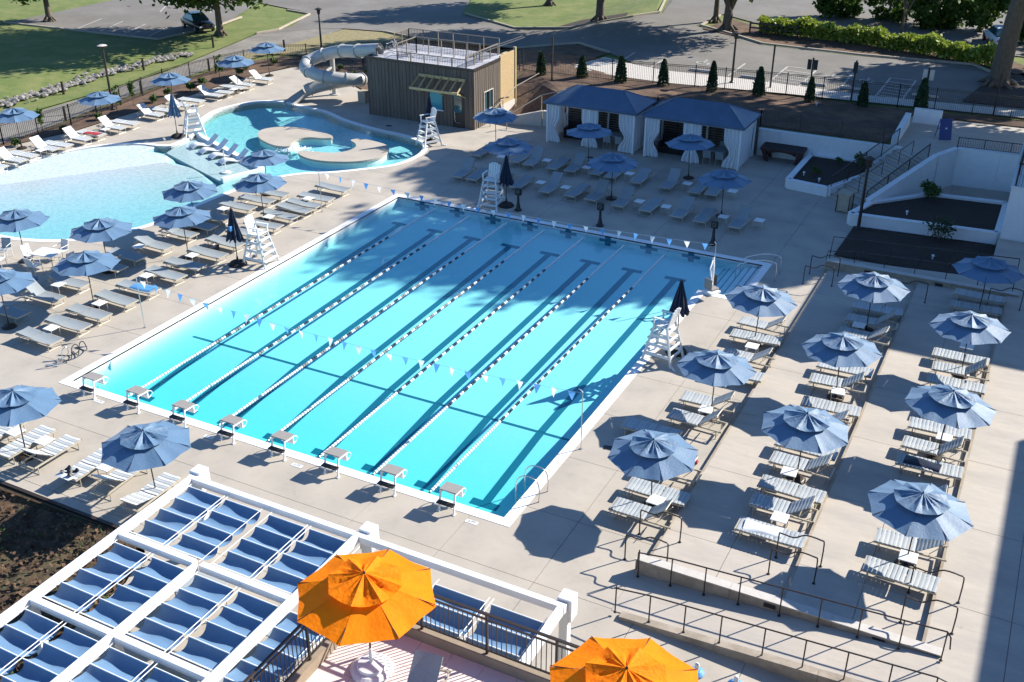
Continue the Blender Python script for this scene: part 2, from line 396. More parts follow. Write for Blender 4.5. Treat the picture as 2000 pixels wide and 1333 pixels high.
DECK = [(-26.9, 6), (-26.5, 18.4), (-25.3, 23), (-25.1, 28), (-24.8, 34), (-24.7, 39.5), (-23.6, 43.5), (-21.2, 43), (-17.2, 41.4), (-14.8, 39.9), (-10.8, 39.9), (-2.0, 39.9), (-1.2, 38.35),
        (2.2, 38.35), (17.7, 38.35), (28.8, 38.35), (28.8, 22.9), (22.3, 22.9), (22.3, -.2), (30.2, -.2), (30.2, -2.6), (30.3, -16), (10.0, -16), (9.85, -9.3), (9.7, -7.4), (9.2, -6.15), (8.2, -5.6), (-12, -5.6), (-20, 0)]
X0, X1, Y0, Y1 = -.42, 17.66, 0.02, 22.32            # lap pool water edge
CW = .35
NX1, NY0 = 19.45, 18.35                              # stair nook
POOL = [(X0, Y0), (X1, Y0), (X1, NY0), (NX1, NY0), (NX1, Y1), (X0, Y1)]
POOLO = [(X0-CW, Y0-CW), (X1+CW, Y0-CW), (X1+CW, NY0-CW), (NX1+CW, NY0-CW), (NX1+CW, Y1+CW), (X0-CW, Y1+CW)]
LEIS = catmull([(-19.2, 27.9), (-20.1, 29.6), (-20.45, 31.5), (-19.7, 33.8), (-18.1, 34.75), (-16.2, 34.4), (-14, 34.1), (-11.6, 33.0), (-8.7, 32.2), (-6.0, 31.8), (-4.3, 31.0), (-3.5, 29.6), (-3.4, 28), (-3.8, 26.6), (-5, 25.2), (-6.1, 24.1),
                (-7.4, 23.2), (-8.3, 22), (-8.9, 20.2), (-9.15, 18.4), (-9.3, 16), (-9.4, 13.4), (-9.8, 12.2), (-11.15, 10.1), (-13.3, 9.0), (-16, 8.8), (-19, 9.8), (-21.5, 12.2), (-22.9, 15.2), (-23, 17), (-22.4, 19.8), (-21.4, 21.6), (-19.7, 22.9), (-18.3, 23.2), (-17.6, 23.8), (-18.0, 26.2)], 5, True)
def offset(poly, d):
    n = len(poly); out = []
    ar = sum(poly[i][0]*poly[(i+1) % n][1]-poly[(i+1) % n][0]*poly[i][1] for i in range(n))
    sg = 1 if ar > 0 else -1
    for i in range(n):
        a = Vector(poly[i-1]); b = Vector(poly[i]); c = Vector(poly[(i+1) % n])
        t = (c-a).normalized(); out.append((b.x+t.y*d*sg, b.y-t.x*d*sg))
    return out
LEISO = offset(LEIS, .3)

# base ground: one wide sheet out to the horizon, open where the pool deck lies
HOLE = [(-26.8, 6.1), (-26.4, 18.4), (-25.2, 23), (-25, 28), (-24.7, 34), (-24.6, 39.4), (-23.5, 43.3), (-21.2, 42.8), (-17.2, 41.2), (-14.9, 39.7), (-10.8, 39.3), (-2.1, 39.3), (-1.3, 38.3), (28.9, 38.3), (28.9, 22.8), (50, 22.8), (50, -15.9), (10.1, -15.9), (9.9, -9.3), (9.75, -7.5), (9.1, -6.25), (8.2, -5.7), (-11.9, -5.7), (-19.9, 0)]
ring = [(-500, -300), (500, -300), (500, 700), (-500, 700)]
pts = [(x*2.0, y*2.0) for x in range(-40, 30) for y in range(3, 50)]+[(x*.8, 38.3+k) for x in range(-18, 37) for k in (.45, .65, 1.0, 1.6, 2.6, 3.6, 4.6, 5.6, 6.6, 7.6)]
v, f = cdt([ring, HOLE], pts=[p for p in pts if not inpoly(p[0], p[1], HOLE)]+[(-12.5+1.5*i, -5.9-1.5*j) for i in range(15) for j in range(14) if not inpoly(-12.5+1.5*i, -5.9-1.5*j, HOLE)])
g = MB(); g.v = [(p.x, p.y, T(p.x, p.y)-(.55 if (p.y < -5.4 and p.x > -13 and p.y > -40) else .06)) for p in v]
g.f = [tuple(t) for t in f if not inpoly(sum(v[i].x for i in t)/3, sum(v[i].y for i in t)/3, HOLE)]
struct(g.build('ground', 'grass'))

# pool deck: joint bed below, slabs on top
db = struct(sheet('pool_deck', DECK, [POOLO, LEISO], 0, flat(-.03), 'joint'))
gx = [-26+3.05*i for i in range(0, 19)]; gy = [-14.4+3.05*i for i in range(0, 19)]
slabs('slab', db, DECK, [offset(POOLO, .006), offset(LEISO, .006)], gx, gy, 0, .028, 'deck')

# ------------------------------------------------------------------ lap pool
def ringmesh(name, a, b, z0, z1, m, parent=None):
    mb = MB(); n = len(a)
    mb.v = [(x, y, z1) for x, y in a]+[(x, y, z1) for x, y in b]+[(x, y, z0) for x, y in a]+[(x, y, z0) for x, y in b]
    for i in range(n):
        j = (i+1) % n
        mb.f += [(i, j, n+j, n+i), (j, i, 2*n+i, 2*n+j), (n+i, n+j, 3*n+j, 3*n+i)]
    return mb.build(name, m, parent)
lap = struct(bpy.data.objects.new('lap_pool', None)); COL.objects.link(lap)
# coping as separate lengths
mbs = []
def coplen(a0, a1, b0, b1, seg):
    L = (Vector(a1)-Vector(a0)).length; k = max(1, round(L/seg))
    for i in range(k):
        t0 = i/k+.003*seg/L; t1 = (i+1)/k-.003*seg/L
        l = lambda p, q, t: (p[0]+(q[0]-p[0])*t, p[1]+(q[1]-p[1])*t)
        mb = MB(); mb.hexa([(*l(a0, a1, t0), -.06), (*l(a0, a1, t1), -.06), (*l(b0, b1, t1), -.06), (*l(b0, b1, t0), -.06)], [(*l(a0, a1, t0), .012), (*l(a0, a1, t1), .012), (*l(b0, b1, t1), .012), (*l(b0, b1, t0), .012)])
        mb.build('coping_stone', 'coping', lap)
for i in range(len(POOL)):
    j = (i+1) % len(POOL); coplen(POOL[i], POOL[j], POOLO[i], POOLO[j], 1.83)
def fz(x, y): return -.85+(.35)*max(0, (y-6))/16.3 if y > 6 else -.85-.55*(6-y)/6
mb = MB()
ysx = [Y0, 1.5, 3, 4.5, 6, 10, 14, NY0, Y1]
for a, b in zip(ysx, ysx[1:]): mb.add([(X0, a, fz(0, a)), (X1, a, fz(0, a)), (X1, b, fz(0, b)), (X0, b, fz(0, b))], [(0, 1, 2, 3)])
for (a, b) in zip(POOL, POOL[1:]+POOL[:1]): mb.add([(a[0], a[1], 0), (b[0], b[1], 0), (b[0], b[1], -1.6), (a[0], a[1], -1.6)], [(0, 1, 2, 3)])
mb.add([(X1, NY0, -.55), (NX1, NY0, -.55), (NX1, Y1, -.55), (X1, Y1, -.55)], [(0, 1, 2, 3)])
mb.build('pool_shell', 'plaster', lap)
for k in range(5):
    x = X1+.25+k*.33
    s = MB(); s.box(x, NY0+.001, -.6, NX1-.001, Y1-.001, -.5+k*.09+.04); s.build('pool_step', 'plaster', lap)
    s = MB(); s.box(x-.004, NY0+.002, -.5+k*.09+.0, x+.05, Y1-.002, -.5+k*.09+.044); s.build('step_edge_tile', 'line', lap)
LW = 2.134
def fl(mb, x0, y0, x1, y1, n=12):
    for i in range(n):
        a = y0+(y1-y0)*i/n; b = y0+(y1-y0)*(i+1)/n
        mb.add([(x0, a, fz(0, a)+.008), (x1, a, fz(0, a)+.008), (x1, b, fz(0, b)+.008), (x0, b, fz(0, b)+.008)], [(0, 1, 2, 3)])
for i in range(8):
    x = LW*(i+.5); s = MB()
    fl(s, x-.15, 1.95, x+.15, 6, 6); fl(s, x-.15, 6, x+.15, 20.0, 6); fl(s, x-.5, 20.0, x+.5, 20.3, 1); fl(s, x-.5, 1.65, x+.5, 1.95, 1)
    s.build('floor_lane_line', 'line', lap)
    s = MB(); s.box(x-.15, Y1-.012, -.55, x+.15, Y1-.002, -.06); s.box(x-.45, Y1-.014, -.32, x+.45, Y1-.0045, -.18); s.box(x-.15, Y0+.002, -.9, x+.15, Y0+.012, -.2); s.box(x-.45, Y0+.0045, -.62, x+.45, Y0+.014, -.4)
    s.build('wall_target', 'line', lap)
s = MB(); fl(s, X0+.25, 5.95, X1-.02, 6.07, 2); s.build('floor_cross_line', 'line', lap)
wm = watermat('lap_water', (.06, .89, .93), 2.4, .30, .54)
s = MB(); s.v = [(x, y, -.10) for x, y in POOL]+[(x, y, -1.7) for x, y in POOL]; n = len(POOL)
s.f = [tuple(range(n)), tuple(range(n, 2*n))[::-1]]+[(i, i+n, (i+1) % n+n, (i+1) % n) for i in range(n)]
o = s.build('pool_water', wm); struct(o)

# ------------------------------------------------------------------ leisure pool
lei = struct(bpy.data.objects.new('leisure_pool', None)); COL.objects.link(lei)
nL = len(LEIS)
k = 0
while k < nL:
    e = min(k+4, nL); mb = MB()
    for q in range(k, e):
        a, b, c, d = LEIS[q], LEIS[(q+1) % nL], LEISO[(q+1) % nL], LEISO[q]
        mb.hexa([(*a, -.07), (*b, -.07), (*c, -.07), (*d, -.07)], [(*a, .012), (*b, .012), (*c, .012), (*d, .012)])
    mb.build('coping_stone', 'coping', lei); k = e
SHELF = [(-17.3, 22.75), (-17.75, 24.2), (-17.95, 26.2), (-15.6, 25.2), (-12.0, 23.5), (-9.9, 22.7), (-10.85, 20.2)]
def lz(x, y):
    # sloping beach towards the west, deeper channel in the activity half
    if x-(-17.3) + (y-22.7)*0 > -99 and (y-20.2) > (x+10.85)*(22.7-20.2)/(-17.3+10.85) - .0: return -.44
    d = (x+22.9)*.75-(y-15.2)*.55
    return -.055-.40*smooth01(d/12.)
sheet('pool_floor', offset(LEIS, .03), [SHELF], 1.0, lz, 'kidplaster', 0, lei)
mb = MB()
for a, b in zip(LEIS, LEIS[1:]+LEIS[:1]): mb.add([(*a, 0), (*b, 0), (*b, -.8), (*a, -.8)], [(0, 1, 2, 3)])
mb.build('pool_wall', 'coping', lei)
MB().prism(SHELF, -.8, -.16).build('sun_shelf', 'kidplaster', lei)
# raised kerb between shelf and activity pool and at its near tip
mb = MB()
for a, b, wd in (((-17.9, 26.2), (-9.95, 22.72), .32), ((-9.9, 22.7), (-10.8, 20.25), .25)):
    mb.bar((*a, -.2), (*b, -.2), wd, .48)
mb.build('shelf_kerb', 'coping', lei)
# aqua floor of the activity half
ACT = [p for p in LEIS]
actp = [(-18.0, 26.35)]+[p for p in offset(LEIS, -.02) if (p[1] > 23.2 and not (p[0] < -17.4 and p[1] < 26.4))]
mb = MB()
actsheet = sheet('activity_floor', catmull([(-17.9, 26.4), (-19.0, 28.1), (-20.0, 30), (-20.2, 31.6), (-19.4, 33.7), (-17.9, 34.5), (-15.8, 34.1), (-13, 33.4), (-10, 32.3), (-6.4, 31.5), (-4.4, 30.6), (-3.7, 29.2), (-3.7, 27.6), (-4.6, 26), (-6.1, 24.5), (-7.7, 23.2), (-9.2, 22.5), (-10, 22.9)], 3, True), [], 0, flat(-.42), 'actplaster', 0, lei)
wl = watermat('leisure_water', (.22, .92, .94), 3.5, .42, .66)
mb = MB(); mb.v = [(x, y, -.085) for x, y in LEIS]+[(x, y, -.9) for x, y in LEIS]
vv, ff = cdt([LEIS]); mb = MB()
top = [t for t in ff if inpoly(sum(vv[i].x for i in t)/3, sum(vv[i].y for i in t)/3, LEIS)]
nv = len(vv); mb.v = [(p.x, p.y, -.085) for p in vv]+[(p.x, p.y, -.9) for p in vv]
mb.f = [tuple(t) for t in top]+[tuple(i+nv for i in t)[::-1] for t in top]
for i in range(nL): j = (i+1) % nL; mb.f.append((i, i+nv, j+nv, j))
struct(mb.build('leisure_water', wl))
ISL1 = catmull([(-14.15, 27.5), (-14.75, 28.6), (-14.2, 29.6), (-13.0, 30.05), (-11.6, 30.0), (-10.3, 29.75), (-9.75, 29.3), (-10.2, 28.9), (-11.0, 28.7), (-11.45, 28.1), (-11.3, 27.2), (-11.0, 26.6), (-11.9, 26.35), (-13.2, 26.8)], 4, True)
ISL2 = catmull([(-8.45, 29.4), (-8.1, 29.85), (-7.2, 29.9), (-6.0, 29.6), (-5.3, 28.9), (-5.0, 28.0), (-5.05, 27.1), (-5.7, 26.1), (-7, 25.4), (-8.3, 25.2), (-9.5, 25.6), (-9.9, 26.2), (-9.1, 26.45), (-8.0, 26.75), (-7.4, 27.4), (-7.35, 28.3), (-7.8, 28.95)], 4, True)
for nm, P in (('left', ISL1), ('right', ISL2)):
    t = thing('pool_island', 'pale concrete comma-shaped island in the pool, the %s' % ('rounder one nearer the slide' if nm == 'left' else 'hooked one nearer the lifeguard stand'), 'pool island', (0, 0, 0), 0, 'concrete islands in the leisure pool')
    MB().prism(offset(P, -.06), -.7, -.04).build('island_body', 'coping', t); MB().prism(P, -.04, .09).build('island_cap', 'deck', t)
t = MB()
rs = random.Random(3)
for i in range(420):
    x = -10.9+rs.gauss(0, .55); y = 26.75+rs.gauss(0, .33); h_ = .16*math.exp(-((x+11.3)**2+(y-26.8)**2)*3)*rs.random(); r_ = .02+.07*rs.random(); t.lathe([(.001, -.10), (r_, -.085+h_*.5), (.001, -.06+h_)], (x, y, .0), 6)
o = t.build('splash_foam', 'foam'); stuff(o)

# ------------------------------------------------------------------ right hand terraces, ramps
RA, RB, RC_ = 22.3, 26.15, 29.75
ter = []
for k, (xa, xb) in enumerate(((RA, RB), (RB, RC_), (RC_, 50))):
    z = .15*(k+1); y0, y1 = (-.2, 22.95) if k < 2 else (-30, 29.0)
    if k == 2: poly = [(RC_, -.2), (30.2, -.2), (30.2, -30), (50, -30), (50, 29.6), (28.8, 29.6), (28.8, 23.2), (RC_, 23.2)]
    else: poly = [(xa, y0), (xb, y0), (xb, y1), (xa, y1)]
    o = struct(MB().prism(poly, -.1, z-.02).build('terrace', 'joint'))
    slabs('slab', o, poly, [], [xa+1.9+1.95*i for i in range(12)] if k == 2 else [(xa+xb)/2], [-28+3.7*i for i in range(17)], z, .02, 'deck2')
    # riser faces the pool: solid concrete edge in lengths
    yy = poly[0][1]
    for q in range(7):
        a = -.2+q*3.3; b = min(a+3.3, 22.9)-.008
        MB().box(xa-.06, a, z-.16, xa+.02, b, z+.002).build('riser', 'wallc', o)
def walllen(name, label, a, b, zt0, zt1, zb0, zb1, th, m, cat='wall', group=None, seg=2.4, cap=.0, capm='coping'):
    t = thing(name, label, cat, (a[0], a[1], 0), 0, group)
    A = Vector((a[0], a[1])); B = Vector((b[0], b[1])); L = (B-A).length; n = max(1, round(L/seg)); d = (B-A)/L; nr = Vector((-d.y, d.x))*th/2
    for i in range(n):
        t0, t1 = i/n, (i+1)/n; p = A.lerp(B, t0)+d*.004-A; q = A.lerp(B, t1)-d*.004-A
        zt = [zt0+(zt1-zt0)*t0, zt0+(zt1-zt0)*t1]; zb = [zb0+(zb1-zb0)*t0, zb0+(zb1-zb0)*t1]
        MB().hexa([(*(p-nr), zb[0]), (*(q-nr), zb[1]), (*(q+nr), zb[1]), (*(p+nr), zb[0])], [(*(p-nr), zt[0]-cap), (*(q-nr), zt[1]-cap), (*(q+nr), zt[1]-cap), (*(p+nr), zt[0]-cap)]).build('wall_panel', m, t)
        if cap:
            c = nr*1.12
            MB().hexa([(*(p-c), zt[0]-cap), (*(q-c), zt[1]-cap), (*(q+c), zt[1]-cap), (*(p+c), zt[0]-cap)], [(*(p-c), zt[0]), (*(q-c), zt[1]), (*(q+c), zt[1]), (*(p+c), zt[0])]).build('wall_cap', capm, t)
    return t
# near ramp
walllen('ramp_wall', 'concrete wall with bright top along the near ramp below the loungers', (22.1, -.42), (30.2, -.42), .52, .52, -.1, -.1, .26, 'wallc', cap=.03, capm='walk')
s = MB(); s.hexa([(22.1, -2.25, -.05), (30.2, -2.25, -.05), (30.2, -.56, -.05), (22.1, -.56, -.05)], [(22.1, -2.25, .008), (30.2, -2.25, .452), (30.2, -.56, .452), (22.1, -.56, .008)]); struct(s.build('ramp', 'deck2'))
walllen('ramp_kerb', 'low tan kerb on the outer side of the near ramp', (22.4, -2.37), (30.2, -2.37), .10, .55, -.05, -.05, .24, 'wallc')
s = MB(); s.hexa([(22.1, 23.3, -.05), (28.9, 23.3, -.05), (28.9, 24.6, -.05), (22.1, 24.6, -.05)], [(22.1, 23.3, .008), (28.9, 23.3, .38), (28.9, 24.6, .38), (22.1, 24.6, .008)]); struct(s.build('ramp', 'deck2'))
walllen('ramp_wall', 'pale shaded wall with white top along the far ramp beside the mulch bed', (22.1, 23.05), (30.2, 23.05), .55, .55, -.1, -.1, .26, 'wallc', cap=.03, capm='walk')
BR = .021
def rail(name, label, runs, group=None, m='bronze', r=BR, cat='handrail'):
    """runs: list of (top path, [post (x,y,zb,zt)]) """
    t = thing(name, label, cat, (runs[0][1][0][0] if runs[0][1] else runs[0][0][0][0], runs[0][1][0][1] if runs[0][1] else runs[0][0][0][1], 0), 0, group)
    lx, ly = t.location.x, t.location.y
    for path, posts in runs:
        MB().tube([(p[0]-lx, p[1]-ly, p[2]) for p in path], r, 6).build('top_rail', m, t)
        for (x, y, zb, zt) in posts:
            s = MB(); s.tube([(x-lx, y-ly, zb), (x-lx, y-ly, zt)], r*.95, 6); s.lathe([(r*2.2, 0), (r*2.2, .012)], (x-lx, y-ly, zb), 8); s.build('post', m, t)
    return t
px = [22.25, 23.2, 24.15, 25.1, 26.2, 27.2, 28.2, 29.2, 30.2]
rz_ = lambda x: .04+.055*(x-22.1)
rail('ramp_handrail', 'long dark handrail against the wall of the near ramp', [([(22.22, -.78, .35), (22.25, -.78, .95)]+[(x, -.7, rz_(x)+.93) for x in px[1:]]+[(30.3, -.68, 1.25), (30.34, -.68, .9)], [(x, -.7, rz_(x), rz_(x)+.93) for x in px])])
rail('ramp_handrail', 'long dark handrail on the outer kerb of the near ramp', [([(22.2, -2.4, .93)]+[(x, -2.37, rz_(x)+.93) for x in px[1:]]+[(30.5, -2.37, 1.35), (30.55, -2.37, 1.0)], [(x, -2.37, rz_(x)+.04, rz_(x)+.93) for x in px])])
px2 = [22.2, 23.3, 24.6, 25.9, 27.2, 28.5, 29.9]
rail('ramp_handrail', 'dark handrail above the white wall of the far ramp', [([(22.1, 23.0, .5), (22.15, 23.0, .98)]+[(x, 23.25, rz_(x)+.95) for x in px2[1:]], [(x, 23.25, rz_(x), rz_(x)+.95) for x in px2])])
rail('ramp_handrail', 'thin dark handrail crossing the far mulch bed', [([(21.95, 24.75, 0), (22.0, 24.8, 1.0)]+[(x, 24.85, rz_(x)+.95) for x in px2[1:]], [(x, 24.85, rz_(x)-.05, rz_(x)+.95) for x in px2[1:]])])
def steprail(x, y, zl, label, dx=.62):
    zh = zl+.15
    p = [(x-dx, y, zl), (x-dx, y, zl+.80), (x-dx+.07, y, zl+.88), (x-.2, y, zl+.86), (x+.1, y, zh+.90), (x+dx-.1, y, zh+.88), (x+dx, y, zh+.78), (x+dx, y, zh)]
    t = thing('step_handrail', label, 'handrail', (x, y, zl), 0, 'short dark handrails over the terrace steps')
    c = catmull([(a-x, b-y, c_-zl) for a, b, c_ in p], 3)
    MB().tube(c, BR, 6).build('rail', 'bronze', t)
    for q in (-dx, dx):
        MB().lathe([(.05, 0), (.05, .012)], (q, 0, 0 if q < 0 else .15), 8).build('foot_plate', 'bronze', t)
steprail(22.25, -.12, 0, 'short dark handrail at the near end of the lowest terrace step, nearest the ramp')
steprail(22.2, 1.15, 0, 'short dark handrail over the lowest terrace step, beside the raised near lounger')
steprail(26.1, .95, .15, 'short dark handrail over the middle step, just above the ramp wall')
steprail(26.1, 1.75, .15, 'short dark handrail beside the near flat lounger of the middle row')
steprail(29.7, .45, .3, 'short dark handrail over the top step at the ramp end, lower one')
steprail(29.7, 1.75, .3, 'short dark handrail over the top step beside the last lounger of the outer row')
steprail(22.2, 21.1, 0, 'short dark handrail at the far end of the lowest step, in shade')
steprail(22.2, 22.35, 0, 'short dark handrail next to the far white ramp wall')
steprail(26.1, 20.9, .15, 'short dark handrail over the middle step behind the pale umbrella')
steprail(29.7, 21.6, .3, 'short dark handrail over the top step beside the far blue umbrella')

# ------------------------------------------------------------------ loungers
def lounger_meshes():
    m = {}
    L, W = 1.95, .66
    s = MB()
    for sgn in (-1, 1): s.box(0, sgn*W/2-.02, .30, L, sgn*W/2+.02, .35)
    s.box(-.02, -W/2-.02, .30, .02, W/2+.02, .35); s.box(L-.035, -W/2-.02, .30, L+.015, W/2+.02, .35); s.box(1.12, -W/2+.02, .295, 1.16, W/2-.02, .33)
    m['frame'] = s.mesh('frame', 'frame')
    s = MB(); s.tube([(0, 0, .31), (.0, 0, 0)], .017, 6); m['leg'] = s.mesh('leg', 'frame')
    s = MB(); s.tube([(0, -W/2, .012), (0, W/2, .012)], .014, 6); m['skid'] = s.mesh('stretcher', 'frame')
    for i, mm in enumerate(('strapA', 'strapB', 'strapW')):
        s = MB(); ww = .105
        s.grid(lambda u, v: ((u-.5)*ww, (v-.5)*(W+.02), .375+.008*math.sin(PI*u)-.022*math.sin(PI*v)-.012*abs(2*v-1)**8), 3, 6)
        s.grid(lambda u, v: ((v-.5)*ww, (u-.5)*(W+.02), .36-.022*math.sin(PI*u)), 6, 1)
        m[mm] = s.mesh('strap', mm, True)
    s = MB(); s.grid(lambda u, v: (.03+1.10*u, (v-.5)*(W-.01), .365-.035*math.sin(PI*v)-.02*math.sin(PI*u)), 8, 6); m['seat'] = s.mesh('seat_sling', 'sling', True)
    # back parts in hinge coordinates (hinge at x=1.14, z=.345)
    s = MB(); 
    for sgn in (-1, 1): s.box(0, sgn*(W/2-.06)-.015, -.02, .82, sgn*(W/2-.06)+.015, .015)
    s.box(.79, -W/2+.06, -.018, .82, W/2-.06, .013); m['bframe'] = s.mesh('back_frame', 'frame')
    s = MB(); s.grid(lambda u, v: (.01+.82*u, (v-.5)*(W-.06), .028-.03*math.sin(PI*v)+.03*u*u), 8, 6); m['back'] = s.mesh('back_sling', 'sling', True)
    s = MB()
    for sgn in (-1, 1): s.bar((0, sgn*.22, 0), (.30, sgn*.20, .36), .015, .02)
    s.bar((0, -.24, 0), (0, .24, 0), .02, .02); m['brace'] = s.mesh('support_brace', 'frame')
    return m
LM = lounger_meshes()
def make_lounger(kind, style, ang=38, loc=(0,0,0), rz=0, label='', group=''):
    t = thing('sun_lounger', label, 'sun lounger', loc, rz, group)
    obj('frame', LM['frame'], t)
    for x in (.16, 1.78):
        for y in (-.31, .31): obj('leg', LM['leg'], t, (x, y, 0))
        obj('stretcher', LM['skid'], t, (x, 0, 0))
    a = math.radians({'flat': 1.5, 'raised': ang, 'low': 14}[kind])
    hx, hz = 1.14, .335
    if style == 'sling':
        obj('seat_sling', LM['seat'], t)
    else:
        for i in range(9):
            obj('strap', LM[('strapA' if i % 2 else style) if style == 'strapW' else (style if i % 3 else 'strapB')], t, (.09+i*.12, 0, 0))
    bf = obj('back_frame', LM['bframe'], t, (hx, 0, hz), rot=(0, -a, 0))
    if style == 'sling': obj('back_sling', LM['back'], bf)
    else:
        for i in range(7): obj('strap', LM[('strapA' if i % 2 else style) if style == 'strapW' else (style if i % 3 else 'strapB')], bf, (.05+i*.118, 0, -.345))
    if kind == 'raised':
        b = obj('support_brace', LM['brace'], t, (1.50, 0, .33)); b.rotation_euler = (0, 0, 0)
    return t
def side_table_proto():
    t = thing('side_table', '', 'side table')
    MB().box(-.24, -.24, .40, .24, .24, .43).build('table_top', 'whiteplastic', t, bevel=.012)
    for x in (-.2, .2):
        for y in (-.2, .2): MB().tube([(x, y, .4), (x, y, 0)], .014, 6).build('leg', 'frame', t)
    MB().box(-.2, -.012, .08, .2, .012, .1).build('stretcher', 'frame', t)
    return t
TP = side_table_proto(); tp_used = False
def table(x, y, z, rz, label, group):
    global tp_used
    if not tp_used:
        TP.location = (x, y, z); TP.rotation_euler = (0, 0, rz); TP['label'] = label; TP['group'] = group; tp_used = True
        TP.name = 'side_table'; return TP
    return dup(TP, (x, y, z), rz, label, group)
ORD = ['first', 'second', 'third', 'fourth', 'fifth', 'sixth', 'seventh', 'eighth', 'ninth', 'tenth', 'eleventh', 'twelfth', 'thirteenth', 'fourteenth', 'fifteenth', 'sixteenth', 'seventeenth', 'eighteenth', 'nineteenth']
PROT = {}
def row(specs, style, rz, z, where, start, group, tabs=(), tabrz=0, jit=.02):
    n = len(specs)
    for i, (x, y, kind) in enumerate(specs):
        j = rnd.uniform(-1, 1)
        word = {'flat': 'flat', 'raised': 'reclined', 'low': 'tilted'}[kind]
        lab = '%s %s lounger, %s from the %s %s' % (word, {'sling': 'grey', 'strapA': 'grey', 'strapW': 'white'}[style], ORD[i], start, where)
        key = (kind, style)
        if kind == 'raised':
            key = (kind, style, i % 2)
        if i and style != 'strapW' or x < -10: x += rnd.uniform(-.09, .09); y += rnd.uniform(-.07, .07)
        if key in PROT: dup(PROT[key], (x, y, z), rz+math.radians(3.2*j), lab, group)
        else:
            PROT[key] = make_lounger(kind, style, 36 if i % 2 else 42, (x, y, z), rz+math.radians(2*j), lab, group)
    for i, (x, y) in enumerate(tabs):
        table(x, y, z, tabrz+rnd.uniform(-.06, .06), 'white side table, %s from the %s %s' % (ORD[i], start, where), 'small white side tables between loungers')
F, U_, L_ = 'flat', 'raised', 'low'
row([(20.48, 1.78, U_), (20.46, 3.05, F), (20.44, 4.36, U_), (19.12, 6.26, F), (20.31, 7.55, U_), (20.27, 8.9, U_), (20.4, 11.35, F), (20.43, 12.79, U_), (20.37, 14.48, F), (20.32, 15.64, U_)], 'strapA', 0, 0, 'of the row beside the lowest step', 'near end', 'loungers between the lap pool and the lowest step', [(21.6, 2.42), (21.3, 8.2), (21.4, 13.55)])
row([(24.16, 2.39, F), (24.25, 3.79, U_), (24.13, 4.81, F), (24.10, 6.27, U_), (23.96, 7.3, F), (24.02, 9.2, U_), (24.11, 10.24, F), (24.08, 12.0, U_), (24.06, 13.25, F), (24.1, 16.3, U_), (24.09, 17.67, U_), (24.13, 18.93, F)], 'strapA', 0, .15, 'of the middle terrace row', 'near end', 'loungers on the middle terrace', [(25.2, 3.1), (24.85, 5.55), (25.15, 11.3), (24.75, 16.95), (25.1, 19.7)])
row([(27.81, 2.04, F), (27.82, 3.39, U_), (27.67, 5.75, U_), (27.82, 7.78, F), (27.8, 8.97, U_), (27.79, 10.24, F), (27.9, 11.7, U_), (27.81, 13.61, F), (27.79, 14.73, U_), (27.74, 15.78, F), (27.8, 20.6, F), (27.8, 21.9, F)], 'strapA', 0, .3, 'of the outermost terrace row', 'near end', 'loungers on the outer terrace', [(28.85, 2.76), (28.9, 9.62), (28.8, 16.7)])
row([(1.9, -3.0, F), (3.1, -3.05, U_), (4.76, -2.9, F), (6.1, -3.05, U_), (7.6, -3.2, L_), (.6, -3.1, L_)], 'strapW', -PI/2, 0, 'of the white row beside the weedy bed', 'left', 'white strap loungers by the near deck edge', [(2.5, -3.75), (5.45, -3.9), (1.2, -3.8)])
row([(1.18, 25.77, U_), (2.04, 25.69, F), (3.54, 25.7, F), (4.93, 25.77, F), (6.61, 25.81, U_), (8.11, 25.88, F), (9.27, 25.86, U_), (10.84, 25.65, U_), (12.39, 25.61, F), (14.01, 25.47, U_), (15.32, 25.47, F), (17.11, 25.5, U_)], 'sling', PI/2, 0, 'in the shaded row by the far pool end', 'left', 'shaded loungers at the far end of the lap pool', [(5.85, 26.9), (7.4, 26.8), (11.7, 26.6), (13.2, 26.5), (16.25, 26.45), (18.0, 26.8)])
row([(.24, 29.63, F), (2.8, 29.51, F), (3.73, 29.47, U_), (5.31, 29.41, F), (6.28, 29.56, U_), (7.74, 29.62, F), (8.71, 29.53, L_), (10.39, 29.4, L_), (12.15, 29.42, U_), (13.74, 29.33, F), (14.62, 29.38, U_)], 'sling', PI/2, 0, 'in the row before the cabanas', 'left', 'shaded loungers in front of the cabanas', [(1.85, 29.9), (4.5, 30.5), (7.05, 30.4), (9.6, 30.5), (13.0, 30.4), (15.55, 30.35)])
row([(-2.83, y, F) for y in (1.53, 2.89, 3.99, 5.43, 6.83, 8.43, 9.69, 11.1, 12.54, 14.0, 15.2, 16.62, 17.58, 18.48, 19.6, 21.19)], 'sling', PI, 0, "along the lap pool's left side", 'near end', 'loungers along the left side of the lap pool', [(-3.85, 2.2), (-3.9, 4.75), (-4.2, 7.75), (-4.0, 10.42), (-4.0, 15.95), (-3.85, 19.0)])
row([(-5.9, 2.59, F), (-5.85, 4.35, U_), (-5.9, 5.89, L_), (-5.7, 7.9, F), (-5.8, 9.13, F), (-5.69, 10.69, L_), (-5.66, 12.43, L_), (-5.6, 13.7, F), (-5.75, 14.9, F), (-5.56, 16.63, F), (-5.4, 17.88, F), (-5.3, 19.03, L_)], 'sling', PI, 0, "beside the children's pool edge", 'near end', "loungers between the lap pool and the children's pool", [(-6.9, 5.3), (-6.95, 10.1), (-6.8, 15.8)])
